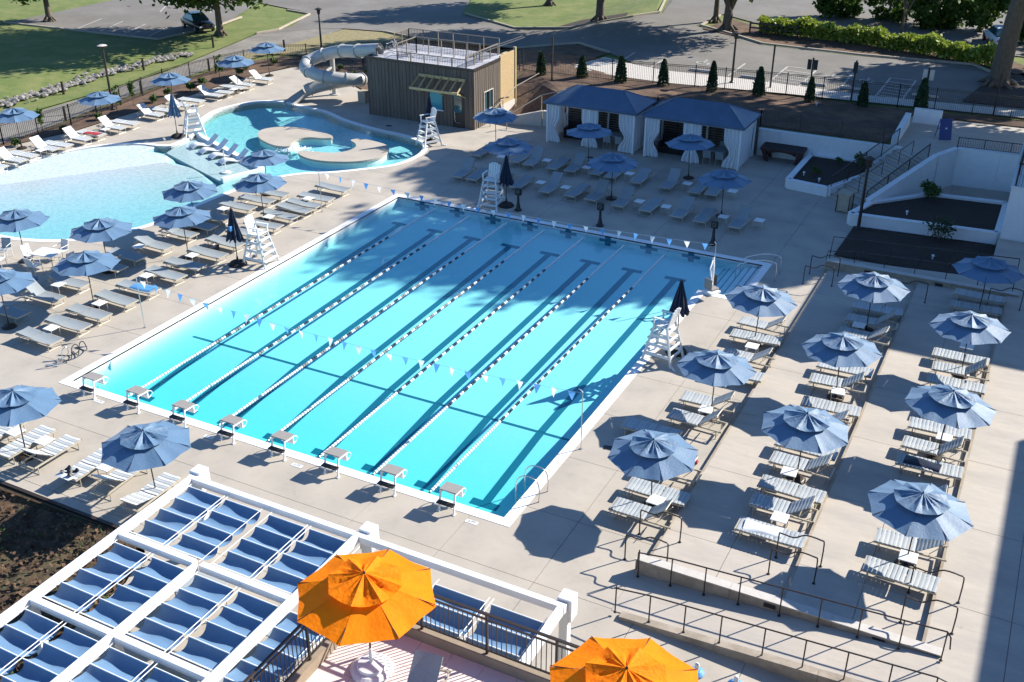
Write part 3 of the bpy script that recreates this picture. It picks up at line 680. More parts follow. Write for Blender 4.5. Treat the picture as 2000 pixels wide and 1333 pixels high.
row([(-22.5+.04*i, y, k) for i, (y, k) in enumerate([(14.1, U_), (15.41, F), (16.62, U_), (17.56, F), (19.13, U_), (19.9, F), (21.39, U_), (22.4, F), (24.16, U_), (25.22, F), (27.5, U_), (28.6, F), (30.1, U_), (31.4, F), (33.18, U_), (34.0, F), (35.5, F), (36.5, U_), (38.3, U_)])], 'strapW', PI+.06, 0, 'of the row along the planted fence', 'near end', 'white loungers along the planted fence', [(-22.9, 18.4), (-22.8, 23.3), (-22.6, 29.3), (-22.2, 34.7)])

# ------------------------------------------------------------------ umbrellas
def canopy_parts(seed, R=1.40, apex=2.42, rim=1.97, vr=.74):
    rs = random.Random(seed); N = 8; lower = []; upper = []
    for i in range(N):
        a0, a1 = 2*PI*i/N, 2*PI*(i+1)/N; sg = rs.uniform(.05, .11); ph = rs.uniform(0, 6); wob = rs.uniform(.004, .014)
        def low(u, v, a0=a0, a1=a1, sg=sg, ph=ph, wob=wob):
            r0 = .40; rr = r0+(R-r0)*u
            p0 = Vector((math.cos(a0), math.sin(a0))); p1 = Vector((math.cos(a1), math.sin(a1)))
            q = p0.lerp(p1, v)*rr; sv = math.sin(PI*v)
            q *= 1-.018*sv*u
            z = apex-.05-(apex-rim-.03)*(rr/R)**1.12-sg*sv*u*u*(1.1-u)*1.6+wob*math.sin(ph+11*v)*u
            return (q.x, q.y, z)
        s = MB(); s.grid(low, 8, 8); lower.append(s.mesh('canopy_panel', None, True))
        sg2 = rs.uniform(.04, .10); w2 = rs.uniform(.02, .05)
        def hi(u, v, a0=a0, a1=a1, sg=sg2, ph=ph, w2=w2):
            rr = .03+(vr-.03)*u
            p0 = Vector((math.cos(a0), math.sin(a0))); p1 = Vector((math.cos(a1), math.sin(a1)))
            q = p0.lerp(p1, v)*rr; sv = math.sin(PI*v)
            z = apex+.065-(apex-rim)*(rr/R)**1.12*.80-sg*sv*u*(1.3-u)*2+w2*math.sin(ph*2+13*v+3*u)*math.sin(PI*min(1, u*1.2))*sv
            return (q.x, q.y, z)
        s = MB(); s.grid(hi, 8, 8); upper.append(s.mesh('vent_panel', None, True))
    s = MB(); s.tube([(.05, 0, apex-.10), (R*.5, 0, apex-(apex-rim)*.46-.075), (R-.01, 0, rim+.005)], [.012, .012, .008], 5); rib = s.mesh('rib', 'bronze')
    s = MB(); s.tube([(.03, 0, apex-.6), (R*.5, 0, apex-(apex-rim)*.46-.045)], .008, 5); strut = s.mesh('strut', 'bronze')
    return lower, upper, rib, strut
VAR = [canopy_parts(s) for s in (1, 5, 9, 14, 21, 33, 40)]
pole_me = MB().tube([(0, 0, 0), (0, 0, 2.475)], .021, 10).mesh('pole', 'bronze')
fin_me = MB().lathe([(.022, 0), (.03, .02), (.018, .05), (.001, .08)], (0, 0, 2.465), 10).mesh('finial', 'black')
base_me = MB().lathe([(.30, 0), (.30, .05), (.22, .09), (.05, .11), (.035, .30), (.028, .30)], (0, 0, 0), 20).mesh('base', 'bronze', False)
basew_me = MB().lathe([(.42, 0), (.43, .07), (.36, .12), (.30, .13), (.28, .19), (.12, .22), (.04, .24), (.035, .6), (.028, .6)], (0, 0, 0), 28).mesh('base', 'whiteplastic', False)
def recol(lst, m): 
    out = []
    for me in lst: c = me.copy(); c.materials.clear(); c.materials.append(M_[m]); out.append(c)
    return out
COLV = {}
for i, (lo, hi_, rb, st) in enumerate(VAR):
    COLV[('blue', i)] = (recol(lo, 'blue'), recol(hi_, 'bluev'), rb, st); COLV[('orange', i)] = (recol(lo, 'orange'), recol(hi_, 'orangev'), rb, st)
UP = {}
def umbrella(x, y, z, label, var=0, rz=None, col='blue', sc=1.0, group='blue patio umbrellas'):
    if rz is None: rz = rnd.uniform(0, PI/4)
    key = (col, var)
    if key in UP:
        o = dup(UP[key], (x, y, z), rz, label, group); o.scale = (sc,)*3; o.rotation_euler = (rnd.uniform(-.035, .035), rnd.uniform(-.035, .035), rz); return o
    lo, hi_, rb, st = COLV[key]
    t = thing('patio_umbrella', label, 'umbrella', (x, y, z), rz, group)
    obj('base', base_me if col == 'blue' else basew_me, t); obj('pole', pole_me, t); obj('finial', fin_me, t)
    for i in range(8):
        obj('canopy_panel', lo[i], t); obj('vent_panel', hi_[i], t)
        r_ = obj('rib', rb, t, rz=2*PI*i/8); obj('strut', st, r_)
    t.scale = (sc,)*3
    UP[key] = t; return t
us = [(-25.3, 19.0, 0, 'blue umbrella at the left edge of the photo over the fence row'), (-23.85, 24.2, 0, 'blue umbrella over the fence row beside the tall street lamp'), (-23.3, 29.9, 0, 'blue umbrella over the fence row behind the small closed umbrella'),
      (-22.7, 35.8, 0, 'blue umbrella over the fence row near the slide end'), (-23.5, 40.3, 0, 'farthest blue umbrella of the fence row, left of the slide'),
      (-11.05, 7.05, 0, "blue umbrella beside the dining table by the children's pool"), (-6.75, 7.96, 0, "blue umbrella overlapping the shallow pool's near edge"), (-6.85, 13.8, 0, "blue umbrella at the tip of the children's pool, by the channel"),
      (-4.7, 10.9, 0, 'blue umbrella left of the closed navy umbrella and lifeguard chair'), (-4.55, 5.0, 0, 'blue umbrella nearest the near-left flag pole'), (-6.15, 2.0, 0, 'blue umbrella cut by the left edge above the flat loungers'),
      (-6.85, 19.4, 0, 'blue umbrella in front of the sun shelf'), (-4.6, 16.3, 0, 'blue umbrella just below the sun shelf one, over grey loungers'),
      (2.2, -4.3, 0, 'blue umbrella cut by the left edge beside the weedy bed'), (7.6, -4.0, 0, 'blue umbrella between the weedy bed and the pergola corner'),
      (.2, 32.3, 0, 'dark blue umbrella beside the slide building corner'), (3.7, 27.2, 0, 'shaded blue umbrella above the closed umbrella at the far end'), (6.5, 31.9, 0, 'shaded blue umbrella in front of the left cabana'),
      (12.4, 32.4, 0, 'shaded blue umbrella in front of the right cabana'), (9.85, 27.3, 0, 'shaded blue umbrella between the two black pedestals'), (15.85, 27.5, 0, 'dappled blue umbrella rightmost of the shaded rows'),
      (21.25, 14.5, 0, 'blue umbrella near the pool stairs on the lowest level'), (25.0, 17.4, .15, 'pale lit blue umbrella in the shade of the middle terrace'), (28.85, 20.8, .3, 'shaded blue umbrella beside the far mulch bed'),
      (28.85, 15.05, .3, 'pale lit blue umbrella at the right edge of the photo'), (25.05, 11.5, .15, 'blue umbrella in the middle terrace row, half in building shade'), (21.4, 8.5, 0, 'blue umbrella beside the near-right lifeguard chair'),
      (25.05, 5.8, .15, 'blue umbrella over the middle terrace, nearest the ramp there'), (28.82, 8.9, .3, 'blue umbrella in the middle of the outer terrace'), (21.4, 2.6, 0, 'blue umbrella nearest the pool ladder at the near-right corner'), (28.82, 2.86, .3, 'blue umbrella at the near end of the outer terrace')]
for i, (x, y, z, lb) in enumerate(us): umbrella(x, y, z, lb, (i*5+1) % 7, sc=.985+.03*rnd.random())
def closed_umbrella(x, y, label, h=2.85, m='navy', low=1.25, strap=False):
    t = thing('closed_umbrella', label, 'umbrella', (x, y, 0), 0, 'closed umbrellas behind the lifeguard chairs')
    MB().lathe([(.42, 0), (.42, .05), (.34, .14), (.16, .22), (.05, .24), (.04, .4), (.03, .4)], n=24).build('base', 'wicker', t)
    MB().tube([(0, 0, .2), (0, 0, h)], .022, 8).build('pole', 'bronze', t)
    rs = random.Random(hash(label) % 99); nf = 9
    def fn(u, v):
        a = 2*PI*v; zz = h-.05-(h-.05-low)*u
        r = (.05+.27*u**1.2)*(1+.28*math.sin(nf*a+2*u)+.08*math.sin(23*a)); dz = .07*math.sin(nf*a)*u
        return (r*math.cos(a), r*math.sin(a), zz+dz)
    MB().grid(fn, 12, 72).build('folded_canopy', m, t, smooth=False)
    MB().lathe([(.03, h-.06), (.035, h), (.001, h+.06)], n=8).build('finial', 'black', t)
    if strap: MB().box(-.02, -.30, low+.5, .1, -.17, low+.72).build('strap_label', 'ltblue', t)
closed_umbrella(-18.6, 25.15, 'closed blue umbrella beside the sun shelf on a round dark base', 2.8, 'blue', 1.35)
closed_umbrella(-2.07, 11.27, "closed navy umbrella on the lap pool's left side", 2.75, strap=True)
closed_umbrella(-3.94, 31.5, 'closed navy umbrella in front of the slide building', 2.9)
closed_umbrella(5.36, 23.75, 'closed navy umbrella at the far end of the lap pool', 2.75)
closed_umbrella(18.72, 12.45, 'closed navy umbrella behind the chair on the pool right side', 3.1, low=1.75)

# ------------------------------------------------------------------ lifeguard chairs
def lifeguard(x, y, rz, label, fresh=None):
    if fresh: return dup(fresh, (x, y, 0), rz, label)
    t = thing('lifeguard_chair', label, 'lifeguard chair', (x, y, 0), rz, 'white lifeguard chairs')
    # faces +x
    for sy_ in (-1, 1):
        MB().bar((.62, sy_*.52, 0), (.28, sy_*.33, 1.5), .07, .09).build('leg', 'whiteplastic', t, bevel=.008)
        MB().bar((-.62, sy_*.52, 0), (-.25, sy_*.33, 1.55), .07, .09).build('leg', 'whiteplastic', t, bevel=.008)
        for k in range(3):
            z = .3+k*.38; q = z/1.5; xa = .62-.34*q; MB().box(-xa, sy_*(.52-.19*q)-.02, z, xa, sy_*(.52-.19*q)+.02, z+.12).build('side_slat', 'whiteplastic', t)
        MB().box(-.3, sy_*.36-.045, 1.82, .36, sy_*.36+.045, 1.86).build('armrest', 'whiteplastic', t); MB().box(.26, sy_*.36-.03, 1.5, .32, sy_*.36+.03, 1.82).build('arm_post', 'whiteplastic', t)
    for k in range(4):
        z = .28+k*.32; q = z/1.5; MB().box(.62-.34*q-.03, -(.52-.19*q), z, .62-.34*q+.11, .52-.19*q, z+.05).build('ladder_step', 'whiteplastic', t)
        MB().box(-.62+.37*q-.02, -(.52-.19*q), z+.03, -.62+.37*q+.03, .52-.19*q, z+.13).build('back_slat', 'whiteplastic', t)
    for k in range(5): MB().box(-.26+.12*k, -.36, 1.5, -.26+.12*k+.105, .36, 1.535).build('seat_slat', 'whiteplastic', t)
    for k in range(5):
        yy = -.26+.13*k; hh = 2.28-.55*(yy*yy)*2.4
        MB().hexa([(-.27, yy-.058, 1.5), (-.235, yy-.058, 1.5), (-.235, yy+.058, 1.5), (-.27, yy+.058, 1.5)], [(-.47, yy-.05, hh), (-.435, yy-.05, hh), (-.435, yy+.05, hh), (-.47, yy+.05, hh)]).build('backrest_slat', 'whiteplastic', t)
    MB().bar((-.60, -.5, .1), (-.85, -.62, .0), .05, .06).build('outrigger', 'whiteplastic', t); MB().bar((-.60, .5, .1), (-.85, .62, .0), .05, .06).build('outrigger', 'whiteplastic', t)
    return t
lg = lifeguard(-1.25, 11.9, .05, 'white lifeguard chair on the left side of the lap pool')
lifeguard(4.75, 23.3, -PI/2+.1, 'white lifeguard chair at the far end of the lap pool', lg)
lifeguard(18.45, 11.7, PI-.15, 'white lifeguard chair on the right side of the lap pool', lg)
lifeguard(-17.9, 25.9, .9, 'white lifeguard chair between the sun shelf and the fence row', lg)
lifeguard(-3.7, 30.9, -PI/2-.5, 'white lifeguard chair at the corner of the activity pool', lg)

# ------------------------------------------------------------------ starting blocks
def block(x, label, proto=None):
    if proto: return dup(proto, (x, 0, 0), 0, label)
    t = thing('starting_block', label, 'starting block', (x, 0, 0), 0, 'starting blocks along the near end of the lap pool')
    s = MB(); s.hexa([(-.30, -.46, .70), (.30, -.46, .70), (.30, .02, .655), (-.30, .02, .655)], [(-.30, -.46, .735), (.30, -.46, .735), (.30, .02, .69), (-.30, .02, .69)]); s.build('platform', 'grey', t, bevel=.006)
    for q in (-1, 1):
        MB().bar((q*.26, -.56, .0), (q*.25, -.44, .70), .04, .05).build('leg', 'white', t)
        MB().bar((q*.25, -.44, .62), (q*.25, .0, .60), .03, .05).build('side_beam', 'white', t)
        s = MB(); s.tube([(q*.25, -.05, .62), (q*.27, .14, .55), (q*.27, .2, .45), (q*.25, .12, .35), (q*.25, -.02, .33)], .016, 6); s.build('handle', 'white', t)
    MB().box(-.25, -.02, .3, .25, .02, .62).build('front_plate', 'white', t)
    MB().box(-.29, -.68, .33, .29, -.50, .375).build('step', 'black', t)
    MB().box(-.25, -.60, .28, .25, -.54, .33).build('cross_bar', 'white', t)
    for q in (-1, 1): MB().box(q*.26-.05, -.62, .012, q*.26+.05, -.5, .03).build('foot_plate', 'white', t)
    return t
names = ['at the left corner of the pool', 'second from the left corner', 'third from the left corner', 'fourth from the left, above the pergola', 'fourth from the right corner', 'third from the right corner', 'second from the right corner', 'nearest the right corner of the pool']
b0 = None
for i in range(8):
    o = block(LW*(i+.5)-.02, 'grey-topped starting block %s' % names[i], b0); b0 = b0 or o

# ------------------------------------------------------------------ lane ropes
def floatmesh(m):
    s = MB(); pr = []
    for k in range(2):
        z = k*.145; pr += [(.025, z), (.05, z+.02), (.052, z+.11), (.025, z+.13)]
    s.lathe(pr, (0, 0, 0), 8, 'y'); return s.mesh('float', m)
FMs = {k: floatmesh(k) for k in ('whiteplastic', 'navyf', 'grey', 'ltblue')}
for i in range(7):
    x = LW*(i+1)
    t = thing('lane_rope', 'floating lane rope, %s' % ['leftmost, beside the left pool wall lane', 'second from the left', 'third from the left', 'middle one of seven', 'third from the right', 'second from the right', 'rightmost, ending near the closed umbrella'][i], 'lane rope', (x, 0, -.08), 0, 'lane ropes across the lap pool')
    MB().tube([(0, Y0+.02, 0), (0, Y1-.02, 0)], .007, 4).build('cable', 'steel', t)
    MB().tube([(0, Y0+.02, 0), (0, Y0+.2, 0)], .03, 6).build('end_spring', 'black', t)
    n = int((Y1-Y0-.6)/.29)
    for k in range(n):
        yy = .3+k*.29
        if yy < 4.9 or yy > Y1-5.2: c = 'whiteplastic'
        else: c = 'whiteplastic' if k % 2 else ('navyf' if (k//2) % 2 or yy > 14 or i > 3 else 'grey')
        obj('float', FMs[c], t, (0, yy, 0))

# ------------------------------------------------------------------ backstroke pennants
def pennants(y, xa, xb, label, n, z=2.16, sag=.42):
    t = thing('pennant_string', label, 'pennants', (xa, y, 0), 0, 'backstroke pennant strings')
    f = lambda u: (u*(xb-xa), .0, z-4*sag*u*(1-u))
    MB().tube([f(k/30) for k in range(31)], .006, 4).build('cord', 'white', t)
    for k in range(n):
        u = (k+.5)/n; p = f(u); a = rnd.uniform(-.35, .35); wv = .13
        s = MB(); ca, sa = math.cos(a), math.sin(a)
        s.grid(lambda q, r_: (p[0]+(r_-.5)*2*wv*(1-q)*ca+.03*math.sin(PI*q)*sa, (r_-.5)*2*wv*(1-q)*sa+.05*math.sin(2.5*q+k), p[2]-.34*q), 4, 2)
        s.build('pennant', 'bluep' if k % 2 else 'whitep', t)
def flagpole(x, y, label, h=2.28, lean=0):
    t = thing('flag_pole', label, 'pole', (x, y, 0), 0, 'thin poles for the pennant strings')
    MB().tube([(0, 0, 0), (0, 0, h-.08), (lean*.6, 0, h-.01), (lean, 0, h)], .019, 8).build('pole', 'steel', t); MB().lathe([(.06, 0), (.06, .015)], n=10).build('base_plate', 'steel', t)
pennants(4.5, -1.2, 18.15, 'string of blue and white pennants across the near part of the lap pool', 30)
pennants(18.6, -2.6, 18.1, 'string of blue and white pennants across the shaded far part of the lap pool', 26, 2.14, .3)
flagpole(-1.2, 4.5, 'pennant pole on the near left side of the lap pool', lean=.08); flagpole(18.2, 4.5, 'pennant pole on the near right side of the lap pool', lean=-.15)
flagpole(-2.7, 18.6, 'pennant pole among the loungers at the far left'); flagpole(18.15, 18.75, 'pennant pole beside the pool lift', 2.2, -.08)

# ladders, lift, rails
def loop_rail(pts, name, label, m='steel', r=.02, cat='pool ladder', group=None, mirror=None):
    t = thing(name, label, cat, pts[0], 0, group); p0 = Vector(pts[0])
    c = catmull([tuple(Vector(p)-p0) for p in pts], 6); MB().tube(c, r, 8).build('rail', m, t, smooth=True)
    if mirror:
        c2 = [(a+mirror[0], b+mirror[1], z) for a, b, z in c]; MB().tube(c2, r, 8).build('rail', m, t, smooth=True)
    return t
loop_rail([(18.25, 1.2, 0), (18.25, 1.2, .55), (18.1, 1.2, .8), (17.75, 1.2, .82), (17.5, 1.2, .6), (17.45, 1.2, .1), (17.5, 1.2, -.5)], 'pool_ladder', 'steel grab rails of the ladder at the near right corner', mirror=(0, .62))
loop_rail([(20.4, 21.6, 0), (20.4, 21.6, .75), (20.2, 21.6, .9), (19.6, 21.6, .86), (18.7, 21.6, .45), (18.6, 21.6, -.2)], 'stair_rail', 'pair of steel stair rails at the corner of the pool steps', mirror=(0, -.8), cat='handrail')
t = thing('pool_lift', 'white pool lift with steel mast beside the pool steps', 'pool lift', (18.25, 18.35, 0), -.5)
MB().box(-.28, -.3, 0, .28, .3, .12).build('lift_base', 'whiteplastic', t, bevel=.02); MB().tube([(0, 0, .1), (0, 0, 1.25), (-.15, .1, 1.6)], .05, 8).build('mast', 'white', t)
MB().tube([(-.15, .1, 1.55), (.1, -.3, 1.25), (.35, -.35, .6)], .035, 8).build('arm', 'white', t)
s = MB(); s.box(.15, -.6, .42, .6, -.15, .5); s.box(.15, -.63, .5, .6, -.58, .95); s.build('lift_seat', 'grey', t, bevel=.02); MB().box(-.2, .05, .3, -.02, .3, .75).build('battery_box', 'black', t)
# vacuum frame lying by the near-left corner
t = thing('ladder_frame', 'dismantled steel ladder rails lying by the near left pool corner', 'pool ladder', (-1.75, 1.3, 0), 0)
for k, (dx, dy, a) in enumerate([(0, 0, .2), (-.15, -.45, .5), (.12, .45, -.3)]):
    ca, sa = math.cos(a), math.sin(a)
    c = catmull([(dx+ca*q-sa*r_, dy+sa*q+ca*r_, z) for q, r_, z in [(-.7, 0, .03), (-.2, .1, .04), (.3, 0, .35), (.35, -.1, .7), (.2, -.2, .6), (.1, -.3, .1), (-.5, -.25, .03)]], 5)
    MB().tube(c, .018, 6).build('rail', 'black' if k != 1 else 'steel', t)
def pedestal(x, y, label):
    t = thing('clock_pedestal', label, 'pedestal', (x, y, 0), 0, 'black pedestals along the far pool end')
    MB().lathe([(.20, 0), (.20, .05), (.13, .12), (.07, .45), (.06, .8), (.075, .86)], n=14).build('post', 'black', t)
    MB().box(-.17, -.09, .84, .17, .09, 1.22).build('head', 'black', t, bevel=.03)
    s = MB(); s.lathe([(.085, 0), (.085, .012), (.06, .013), (.06, .0)], (0, -.103, 1.04), 16, 'y'); s.build('dial', 'grey', t)
pedestal(6.22, 23.45, 'black pedestal beside the closed umbrella at the far pool end'); pedestal(10.84, 23.4, 'black pedestal at the middle of the far pool end'); pedestal(16.62, 23.65, 'black pedestal behind the far end of the pennants')
# depth markings set in the deck near the coping
def text(body, size, loc, rot, m, name='lettering', parent=None, ext=.002):
    c = bpy.data.curves.new(name, 'FONT'); c.body = body; c.size = size; c.extrude = ext; c.align_x = 'CENTER'; c.align_y = 'CENTER'; c.resolution_u = 2
    o = bpy.data.objects.new(name, c); COL.objects.link(o); o.location = loc; o.rotation_euler = rot
    C.view_layer.update(); me = bpy.data.meshes.new_from_object(o.evaluated_get(C.evaluated_depsgraph_get())); bpy.data.objects.remove(o)
    o2 = bpy.data.objects.new(name, me); COL.objects.link(o2); o2.location = loc; o2.rotation_euler = rot; me.materials.clear(); me.materials.append(M_[m])
    if parent: o2.parent = parent
    return o2
k = 0
for x, lb in ((1.6, 'near the left corner'), (6.7, 'under the fourth block'), (10.4, 'near the middle blocks'), (16.9, 'near the right corner')):
    t = thing('depth_marker', 'small white depth marker tile in the deck ' + lb, 'depth marker', (x, -.62, .003), 0, 'depth marker tiles')
    MB().box(-.2, -.08, 0, .2, .08, .006).build('tile', 'whiteplastic', t); text('5 FT', .13, (0, 0, .008), (0, 0, 0), 'navyf', parent=t)

for x, y, lb in ((6.0, 33.3, 'before the left cabana'), (13.2, 32.9, 'before the right cabana'), (-8.2, 33.3, 'between the pool and the slide building'), (-20.2, 27.2, 'behind the chair near the sun shelf'), (19.0, 5.0, 'between the pool and the lowest step')):
    t = thing('floor_drain', 'small dark drain grate in the deck ' + lb, 'drain', (x, y, .002), .3, 'drain grates in the deck'); MB().box(-.18, -.12, 0, .18, .12, .008).build('frame', 'bronze', t)
    for k in range(6): MB().box(-.15+.052*k, -.1, .008, -.12+.052*k, .1, .016).build('bar', 'black', t)
for x, y, rz in ((25.9, -.56, 0), (28.7, -.56, 0), (24.0, 22.91, 0), (27.0, 22.91, 0)):
    t = thing('wall_light', 'black recessed light in the %s ramp wall, %s one' % ('near' if y < 5 else 'far', 'left' if x in (25.9, 24.0) else 'right'), 'wall light', (x, y, .36), 0, 'recessed lights in the ramp walls'); MB().box(-.16, -.012, -.06, .16, .0, .07).build('housing', 'black', t)
# ------------------------------------------------------------------ dining sets
def dining(x, y, rz, label, white=True, nch=4):
    t = thing('dining_table', label, 'table', (x, y, 0), rz)
    MB().box(-.6, -.45, .70, .6, .45, .735).build('table_top', 'whiteplastic' if white else 'strapB', t, bevel=.01)
    for a in (-.52, .52):
        for b in (-.37, .37): MB().tube([(a, b, .7), (a, b, 0)], .02, 6).build('leg', 'frame', t)
def chair(x, y, rz, label, m='whiteplastic', seatm='strapW', group='dining chairs'):
    t = thing('chair', label, 'chair', (x, y, 0), rz, group)
    MB().box(-.24, -.23, .42, .22, .23, .45).build('seat', seatm, t, bevel=.01)
    MB().hexa([(-.25, -.23, .45), (-.22, -.23, .45), (-.22, .23, .45), (-.25, .23, .45)], [(-.36, -.23, .88), (-.33, -.23, .88), (-.33, .23, .88), (-.36, .23, .88)]).build('backrest', seatm, t)
    for a in (-.22, .2):
        for b in (-.21, .21): MB().tube([(a, b, .43), (a*1.1, b*1.05, 0)], .014, 5).build('leg', m, t)
    for b in (-.24, .24): MB().tube([(.18, b, .44), (.18, b, .64), (-.28, b, .66)], .014, 5).build('armrest', m, t)
dining(-9.55, 7.1, .15, "white dining table at the children's pool corner")
for (dx, dy, a, lb) in ((-1.0, -.1, 0, 'left side'), (-.2, .9, -PI/2, 'far side'), (.95, .2, PI, 'right side'), (.1, -.85, PI/2, 'near side')): chair(-9.55+dx, 7.1+dy, a, "white chair on the %s of the dining table by the children's pool" % lb)
chair(-11.5, 6.0, .4, 'white chair left of the umbrella pole at the left edge'); chair(-12.2, 6.9, -1.2, 'grey-backed white chair standing alone at the left edge', seatm='strapB')
t = thing('stool', 'low blue round stool in the umbrella shade', 'stool', (-8.4, 5.2, 0)); MB().lathe([(.1, 0), (.1, .3), (.24, .34), (.24, .42), (.001, .43)], n=18).build('seat', 'blue', t); MB().lathe([(.2, 0), (.2, .03)], n=14).build('base', 'white', t)

# towels and belongings on loungers
t = thing('towel', 'black and white towel heaped on the near white lounger', 'towel', (4.7, -4.7, .36)); 
MB().grid(lambda u, v: ((u-.5)*.5, (v-.5)*.35, .10*math.sin(3*u*PI)*math.sin(2.2*v*PI+1)+.1), 12, 10).build('fold', 'black', t, smooth=True); MB().grid(lambda u, v: ((u-.5)*.6, (v-.5)*.45-.1, .04*math.sin(5*u)*math.sin(4*v)+.06), 10, 8).build('cloth', 'strapW', t, smooth=True)
t = MB().lathe([(.001, 0), (.1, .03), (.12, .1), (.06, .18), (.001, .2)], n=10).build('red_bag', 'red', None, (22.0, 4.9, .36)); tag(t, 'small red bundle on the lounger by the lowest step', 'bag')
def towel(x, y, z, rz, m, label, w_=.55, l=1.1, seed=1):
    rs = random.Random(seed); a, b = rs.uniform(0, 6), rs.uniform(0, 6)
    t = thing('towel', label, 'towel', (x, y, z), rz, None)
    MB().grid(lambda u, v: ((u-.5)*l, (v-.5)*w_*(1+.1*math.sin(5*u+a)), .025+.014*math.sin(7*u+a)*math.sin(5*v+b)-.05*abs(2*v-1)**6), 14, 10).build('cloth', m, t, smooth=True)
towel(-3.5, 6.83, .37, .1, 'ltblue', 'light blue towel spread on a grey lounger left of the lap pool', seed=2)
towel(24.9, 2.39, .53, .08, 'strapW', 'white towel spread on the near lounger of the middle terrace', seed=3)
towel(28.5, 7.78, .68, -.06, 'navyf', 'dark towel on a flat lounger of the outer terrace', seed=4)
towel(-22.9, 22.4, .38, .1, 'red', 'red towel on a white lounger of the fence row', seed=5)
def bag(x, y, z, m, label, rz=0):
    t = thing('beach_bag', label, 'bag', (x, y, z), rz)
    MB().hexa([(-.2, -.1, 0), (.2, -.1, 0), (.2, .1, 0), (-.2, .1, 0)], [(-.26, -.06, .28), (.26, -.06, .28), (.26, .06, .28), (-.26, .06, .28)]).build('body', m, t, bevel=.03)
    for q in (-.05, .05): MB().tube(catmull([(-.13, q, .27), (-.1, q, .42), (.1, q, .42), (.13, q, .27)], 4), .012, 5).build('handle', m, t)
bag(25.4, 14.3, .15, 'clay', 'brown beach bag on the deck beside the shaded terrace loungers', .4)
bag(-4.1, 12.0, 0, 'navyf', 'navy beach bag on the deck beside the left pool loungers', 1.2)
# bright lenses on the two path lights bottom right
for x, y, lb in ((24.86, -3.4, 'left one'), (25.85, -3.35, 'right one')):
    t = thing('globe_light', 'low round white light at the bottom edge right of the orange umbrella, %s' % lb, 'light', (x, y, 0), 0, 'low round lights')
    MB().lathe([(.16, .0), (.20, .02), (.2, .05), (.12, .12), (.10, .13)], n=18).build('dish', 'ltblue', t); MB().lathe([(.06, .05), (.06, .3), (.045, .33), (.001, .34)], n=12).build('lamp', 'whiteplastic', t)

# ------------------------------------------------------------------ sun shelf loungers
for i, (x, y) in enumerate([(-16.1, 24.8), (-14.9, 24.3), (-13.7, 23.8), (-12.5, 23.3)]):
    t = thing('shelf_lounger', 'white wave-shaped lounger on the sun shelf, %s' % ['nearest the lifeguard chair', 'second from the lifeguard chair', 'third from the lifeguard chair', 'nearest the umbrella'][i], 'pool lounger', (x, y, -.16), -2.05, 'white moulded loungers on the sun shelf')
    pr = catmull([(-.85, .62), (-.5, .32), (-.15, .12), (.2, .2), (.55, .28), (.9, .12)], 4)
    s = MB(); n = len(pr); s.v = [(a, sgn*.33, b) for sgn in (-1, 1) for a, b in pr]+[(a, sgn*.33, b-.05) for sgn in (-1, 1) for a, b in pr]
    for k in range(n-1): s.f += [(k, k+1, n+k+1, n+k), (2*n+k, 3*n+k, 3*n+k+1, 2*n+k+1), (k, 2*n+k, 2*n+k+1, k+1), (n+k, n+k+1, 3*n+k+1, 3*n+k)]
    s.build('shell', 'whiteplastic', t)
    s = MB(); s.box(-.62, -.3, -.02, -.1, .3, .08); s.build('foot', 'whiteplastic', t)
t = thing('umbrella_stand', 'thin white pole standing on the sun shelf', 'pole', (-11.6, 21.5, -.15)); MB().tube([(0, 0, 0), (0, 0, 1.3)], .03, 8).build('pole', 'whiteplastic', t); MB().lathe([(.3, 0), (.28, .06), (.05, .1)], n=16).build('base', 'whiteplastic', t)

